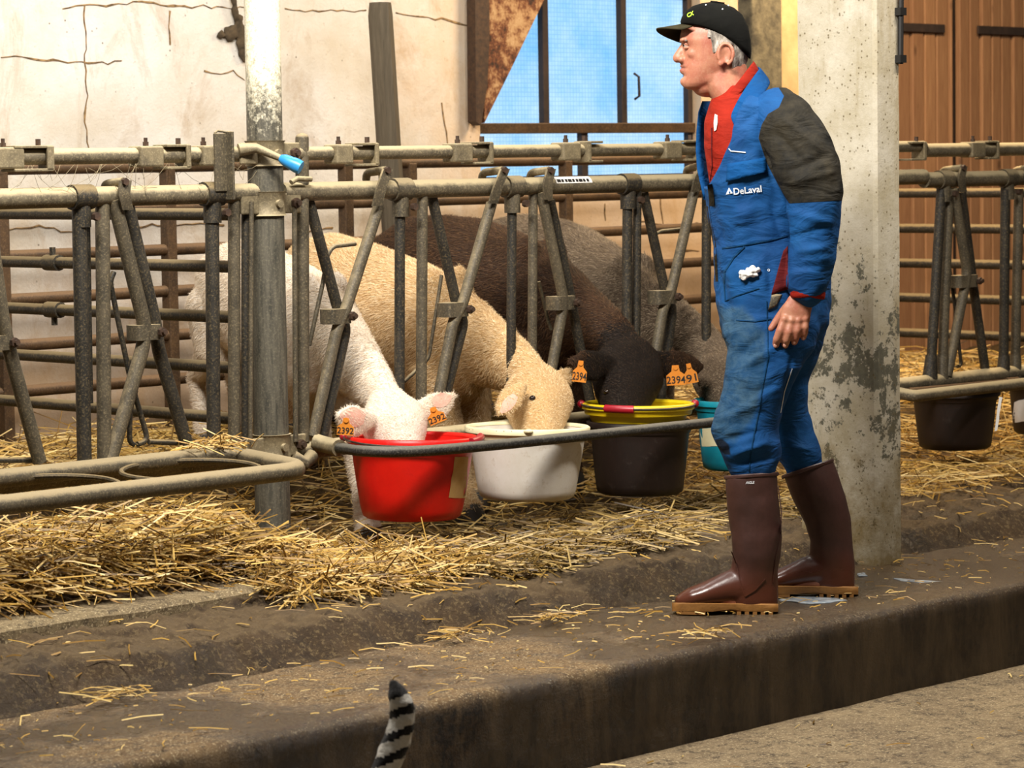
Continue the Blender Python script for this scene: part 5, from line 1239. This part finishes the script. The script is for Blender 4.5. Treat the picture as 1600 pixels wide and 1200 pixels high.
# collar of the jacket and the red pullover under it
def band(loops, name, mat, th, parent):
    mb = MB(); rr = [[P(*q) for q in l] for l in loops]; mb.rings(rr, closed=False, cap=False); o = build(mb, name, mat, parent, autos=None)
    md = o.modifiers.new('thick', 'SOLIDIFY'); md.thickness = th; md.offset = 0; sb = o.modifiers.new('soft', 'SUBSURF'); sb.levels = 1; sb.render_levels = 2; return o
band([[(1196, 120, .07), (1204, 128, 0), (1204, 134, -.07), (1190, 152, -.150), (1172, 172, -.185), (1152, 212, -.185)],
      [(1184, 106, .06), (1190, 110, 0), (1188, 112, -.06), (1176, 128, -.105), (1160, 152, -.15), (1142, 188, -.165)],
      [(1182, 104, .055), (1187, 107, 0), (1185, 109, -.057), (1172, 127, -.10), (1156, 150, -.14), (1140, 182, -.155)]], 'jacket_collar', 'cloth_blue', .008, cov)
sh = MB()
stack(sh, [(140, 1165, 34, 0, .072, 16), (165, 1158, 48, 0, .10, 8), (190, 1168, 68, 0, .145), (230, 1174, 74, 0, .17), (270, 1178, 72, 0, .178), (310, 1186, 74, 0, .17)], 24)
me = fuse(sh, .008, 3); me.materials.clear(); shirt = put(me, 'pullover', 'cloth_red', man)
band([[(1184, 116, .045), (1189, 118, 0), (1184, 120, -.045), (1165, 138, -.082), (1142, 162, -.085), (1122, 184, -.05), (1112, 194, 0)],
      [(1174, 94, .04), (1178, 95, 0), (1175, 97, -.042), (1160, 118, -.072), (1140, 143, -.078), (1120, 166, -.05), (1112, 176, 0)]], 'pullover_collar', 'cloth_red', .008, shirt)
ts = bvh(shirt)
q = on_surface([(1116, 205), (1115, 192), (1117, 178), (1121, 180), (1121, 192), (1119, 203)], ts, .006, 8.3); build(MB().slab(q, CF*.003), 'undershirt', 'paper_white', shirt, smooth=False)
q = on_surface([(1112, 200), (1112, 225), (1113, 260), (1110, 282)], ts, .004, 8.3); build(MB().tube(q, .0022, 6), 'zip', 'cloth_maroon', shirt)
cf = [[P(1262+28*math.cos(t)*k, y+(3 if math.cos(t) > 0 else -1)*math.cos(t), -.2145+.048*k*math.sin(t)) for t in [2*math.pi*i/20 for i in range(20)]] for y, k in ((447, .95), (456, 1.0), (463, .97), (465, .90))]
build(MB().rings(cf, True, False), 'sleeve_cuff', 'cloth_red', shirt)
# tissue stuffed in the pocket
mb = MB(); rs = random.Random(4)
for _ in range(16):
    x, y = 1168+rs.gauss(0, 9), 426+rs.gauss(0, 5); p = on_surface([(x, y)], tree, .006, 8.2)[0]; mb.ell(p, (rs.uniform(.006, .014), .008, rs.uniform(.005, .011)), n=8, m=6)
me = fuse(mb, .003, 1); a = verts(me).copy(); a += np.array([[wob(p, 120, .004, 1), wob(p, 120, .004, 2), wob(p, 120, .004, 3)] for p in a]); setverts(me, a); me.materials.clear()
put(me, 'tissue', 'tissue', cov)
# ---- rubber boots
def boot(secs, foot, dd, sole, tilt):
    mb = MB(); stack(mb, [(y, c, hw, dd, L_, tl) for y, c, hw, L_, tl in secs], 28, 2.1)
    mb.limb([P(x, y, dd) for x, y, *_ in foot], [(w_, h_) for _, _, w_, h_ in foot], 18, LAT)
    me = fuse(mb, .005, 4); a = verts(me).astype(np.float64).copy(); a += np.array([[wob(p, 9, .006, 1)+wob(p, 25, .002, 4), wob(p, 9, .006, 2), 0] for p in a]); setverts(me, a); me.materials.clear()
    bo = put(me, 'boot', 'boot_rubber', man)
    y, c, hw, L_, tl = secs[0]
    pts = [P(c+(hw+.6)*math.cos(t), y+tl*math.cos(t)+1.5, dd+(L_+.002)*math.sin(t)) for t in [2*math.pi*i/32 for i in range(32)]]
    build(MB().tube(pts, [(.006, .003)]*32, 6, UPV, close=True), 'boot_top_band', 'boot_rubber', bo)
    inn = [P(c+(hw-2)*math.cos(t), y+tl*math.cos(t)-.6, dd+(L_-.004)*math.sin(t)) for t in [2*math.pi*i/32 for i in range(32)]]
    (x0, y0), (x1, y1), th = sole     # toe and heel of the sole on the ground
    out = []
    for s, w_ in ((0, .012), (.03, .028), (.1, .042), (.22, .050), (.38, .049), (.55, .041), (.7, .038), (.85, .040), (.95, .034), (1.0, .02)): out.append((s, w_))
    def ring(up, k): return [P(x0+(x1-x0)*s, y0+(y1-y0)*s-up(s), dd-w_*k) for s, w_ in out]+[P(x0+(x1-x0)*s, y0+(y1-y0)*s-up(s), dd+w_*k) for s, w_ in reversed(out)]
    so = MB(); so.rings([ring(lambda s: (7 if .42 < s < .58 else 3 if s < .5 else 4), .96), ring(lambda s: 9, 1.0), ring(lambda s: th, 1.0), ring(lambda s: th+1.5, .9)])
    sl = build(so, 'boot_sole', 'boot_sole', bo, autos=40)
    for i in range(14):
        s = (.06+.028*i) if i < 9 else (.62+.075*(i-9)); w_ = np.interp(s, [o_[0] for o_ in out], [o_[1] for o_ in out])
        build(MB().box(P(x0+(x1-x0)*s, y0+(y1-y0)*s-2.2, dd), (.006, w_*.97, .0042 if i < 9 else .0055), (FWD, LAT, UPV)), 'tread_lug', 'boot_sole', sl, smooth=False)
    return bo
bn = boot([(742, 1174, 41, .066, -3), (760, 1175, 41, .066, -3), (800, 1180, 40.5, .064, 0), (840, 1183, 40, .060, 0), (870, 1182, 38, .055, 0), (893, 1179, 37, .048, 0), (915, 1176, 40, .044, 0), (938, 1176, 40, .041, 0), (948, 1176, 38, .038, 0)],
          [(1196, 930, .036, .034), (1168, 914, .043, .062), (1138, 920, .047, .050), (1105, 929, .050, .039), (1080, 935, .047, .031), (1066, 939, .036, .022)], DN, ((1050, 958), (1216, 960), 15), 0)
tn = bvh(bn); decal('AIGLE', 'boot_lettering', 'print_white', bn, 1172, 754, 4, 2, tn, .002, .2, .02, 14)
strip_pts = [(1143, 862), (1150, 880), (1158, 915), (1164, 932)]; tree = tn
strip(strip_pts, 1.6, 'boot_seam', 'boot_rubber', .003, bn); strip(dense([(1216, 760), (1221, 800), (1220, 840), (1213, 870), (1208, 910)]), 1.6, 'boot_seam', 'boot_rubber', .003, bn)
strip(dense([(1164, 932), (1180, 922), (1196, 905)]), 1.6, 'boot_seam', 'boot_rubber', .003, bn)
bf = boot([(731, 1262, 39, .066, -13), (750, 1270, 39, .066, -12), (785, 1283, 38, .064, -8), (815, 1294, 36, .058, -4), (845, 1300, 34, .052, 0), (870, 1300, 35, .048, 0), (892, 1299, 37, .044, 0), (915, 1299, 37, .041, 0), (922, 1299, 36, .038, 0)],
          [(1316, 904, .036, .034), (1290, 888, .042, .058), (1262, 894, .046, .046), (1230, 903, .048, .035), (1210, 908, .044, .028), (1198, 911, .034, .020)], DFAR, ((1184, 931), (1341, 933), 15), 0)

# ------------------------------------------------------------------ cat, only its raised tail reaches the picture
TD = 5.95
T = lambda x, y, d=0: atd(x, y, TD+d)
base = T(596, 1262); FL = -.25
bx = Vector((base.x, base.y, 0)); fw = (-CF*.75-CR*.45); fw.z = 0; fw.normalize(); lt = fw.cross(FZ).normalized()
zb = base.z-.035
rump = Vector((bx.x, bx.y, zb)); ch_ = rump+fw*.30; hdp = rump+fw*.44+FZ*.07
mb = MB()
mb.limb([rump, rump+fw*.14-FZ*.01, ch_, ch_+fw*.08+FZ*.04, hdp], [(.055, .065), (.065, .075), (.056, .068), (.042, .045), (.04, .04)], 16, lt)
mb.ell(hdp+fw*.02+FZ*.01, (.048, .046, .044)); mb.ell(hdp+fw*.06-FZ*.005, (.024, .026, .02))
for s in (-1, 1):
    mb.limb([hdp+lt*(s*.028)+FZ*.035, hdp+lt*(s*.034)+FZ*.075], [(.02, .012), (.004, .004)], 8, lt)
    f0 = ch_+lt*(s*.035)-FZ*.03; mb.limb([f0, f0-FZ*.07+fw*.01, Vector((f0.x, f0.y, FL+.06)), Vector((f0.x, f0.y, FL+.018))+fw*.012], [.03, .022, .017, .02], 10)
    h0 = rump+lt*(s*.036)-FZ*.02; g_ = Vector((h0.x, h0.y, FL)); mb.limb([h0, h0-FZ*.06+fw*.04, g_+FZ*.09-fw*.035, g_+FZ*.03-fw*.01, g_+FZ*.018+fw*.02], [.046, .036, .02, .017, .02], 10)
tl = [rump-fw*.03, T(592, 1235), T(603, 1200), T(612, 1175), T(622, 1150), T(629, 1125), T(629, 1105), T(622, 1085), T(617, 1072)]
tr = [.028, .028, .0285, .029, .0285, .028, .0265, .0225, .014]
mb.limb(tl, tr, 14, CF)
me = fuse(mb, .005, 3); a = verts(me).copy(); a += np.array([[wob(p, 45, .005, 1), wob(p, 45, .005, 2), wob(p, 45, .003, 3)] for p in a]); setverts(me, a); me.materials.clear()
cat = put(me, 'cat', ['cat_black', 'cat_white'])
A = verts(me)+np.array(ORG['cat']); px, py, dep = pix(A); py = py+(px-615)*.35
bands = [(1090, 1107), (1121, 1141), (1154, 1174), (1188, 1207), (1220, 1238), (1250, 1270), (1285, 1305)]
wm = np.zeros(len(px), bool)
for lo, hi in bands: wm |= (py > lo) & (py < hi)
me.polygons.foreach_set('material_index', [1 if wm[p.vertices[0]] else 0 for p in me.polygons])
tag(cat, 'cat with a black and white ringed tail held up before the step', 'cat')
for s in (-1, 1): build(MB().ell(hdp+fw*.056+lt*(s*.02)+FZ*.018, (.008, .008, .008), n=10, m=7), 'eye', 'plastic_yellow', cat)

# ------------------------------------------------------------------ spilt milk and cobwebs
def spill(px, label, group='milk splashes on the walkway'):
    P_ = [onz(x, y, .0) for x, y in px]; c = sum(P_, Vector())/len(P_); out = []
    for a, b in zip(P_, P_[1:]+P_[:1]):
        for i in range(4): q = a.lerp(b, i/4); out.append(q+(q-c)*wob(q, 25, .25, 2))
    n = len(out); mb = MB()
    zt = lambda q: wob((q.x, q.y, 3), 3, .006)+wob((q.x, q.y, 4), 14, .003)
    mb.rings([[Vector((c.x+(q.x-c.x)*k, c.y+(q.y-c.y)*k, zt(q)+h)) for q in out] for k, h in ((1.0, -.001), (.93, .0025), (.6, .0032), (.05, .0034))])
    return tag(build(mb, 'milk_puddle', 'milk_thin', autos=None), label, 'puddle', group)
spill([(1212, 937), (1250, 932), (1300, 935), (1322, 938), (1300, 943), (1270, 945), (1235, 941)], 'long milky puddle under the heel of the far boot')
spill([(1338, 897), (1352, 895), (1355, 900), (1342, 902)], 'small milky splash behind the far boot')
spill([(1396, 904), (1440, 907), (1475, 908), (1440, 911), (1405, 908)], 'thin milky streak on the walkway beside the pillar foot')
rs = random.Random(12); mb = MB()
for _ in range(34):
    u = rs.uniform(-.95, -.02); a = Vector((u, -.025, 1.31)); b = Vector((u+rs.gauss(0, .10), rs.uniform(-.04, .03), rs.choice((1.25, 1.24, 1.30)))); s_ = rs.uniform(.01, .05)
    mb.tube([a, a.lerp(b, .35)-FZ*s_*.8, a.lerp(b, .7)-FZ*s_, b], .0006, 3)
tag(build(mb, 'cobweb_strands', 'pipe_grey', autos=None), 'fine dusty cobweb strands hanging off the rails by the steel post', 'cobweb', kind='stuff')
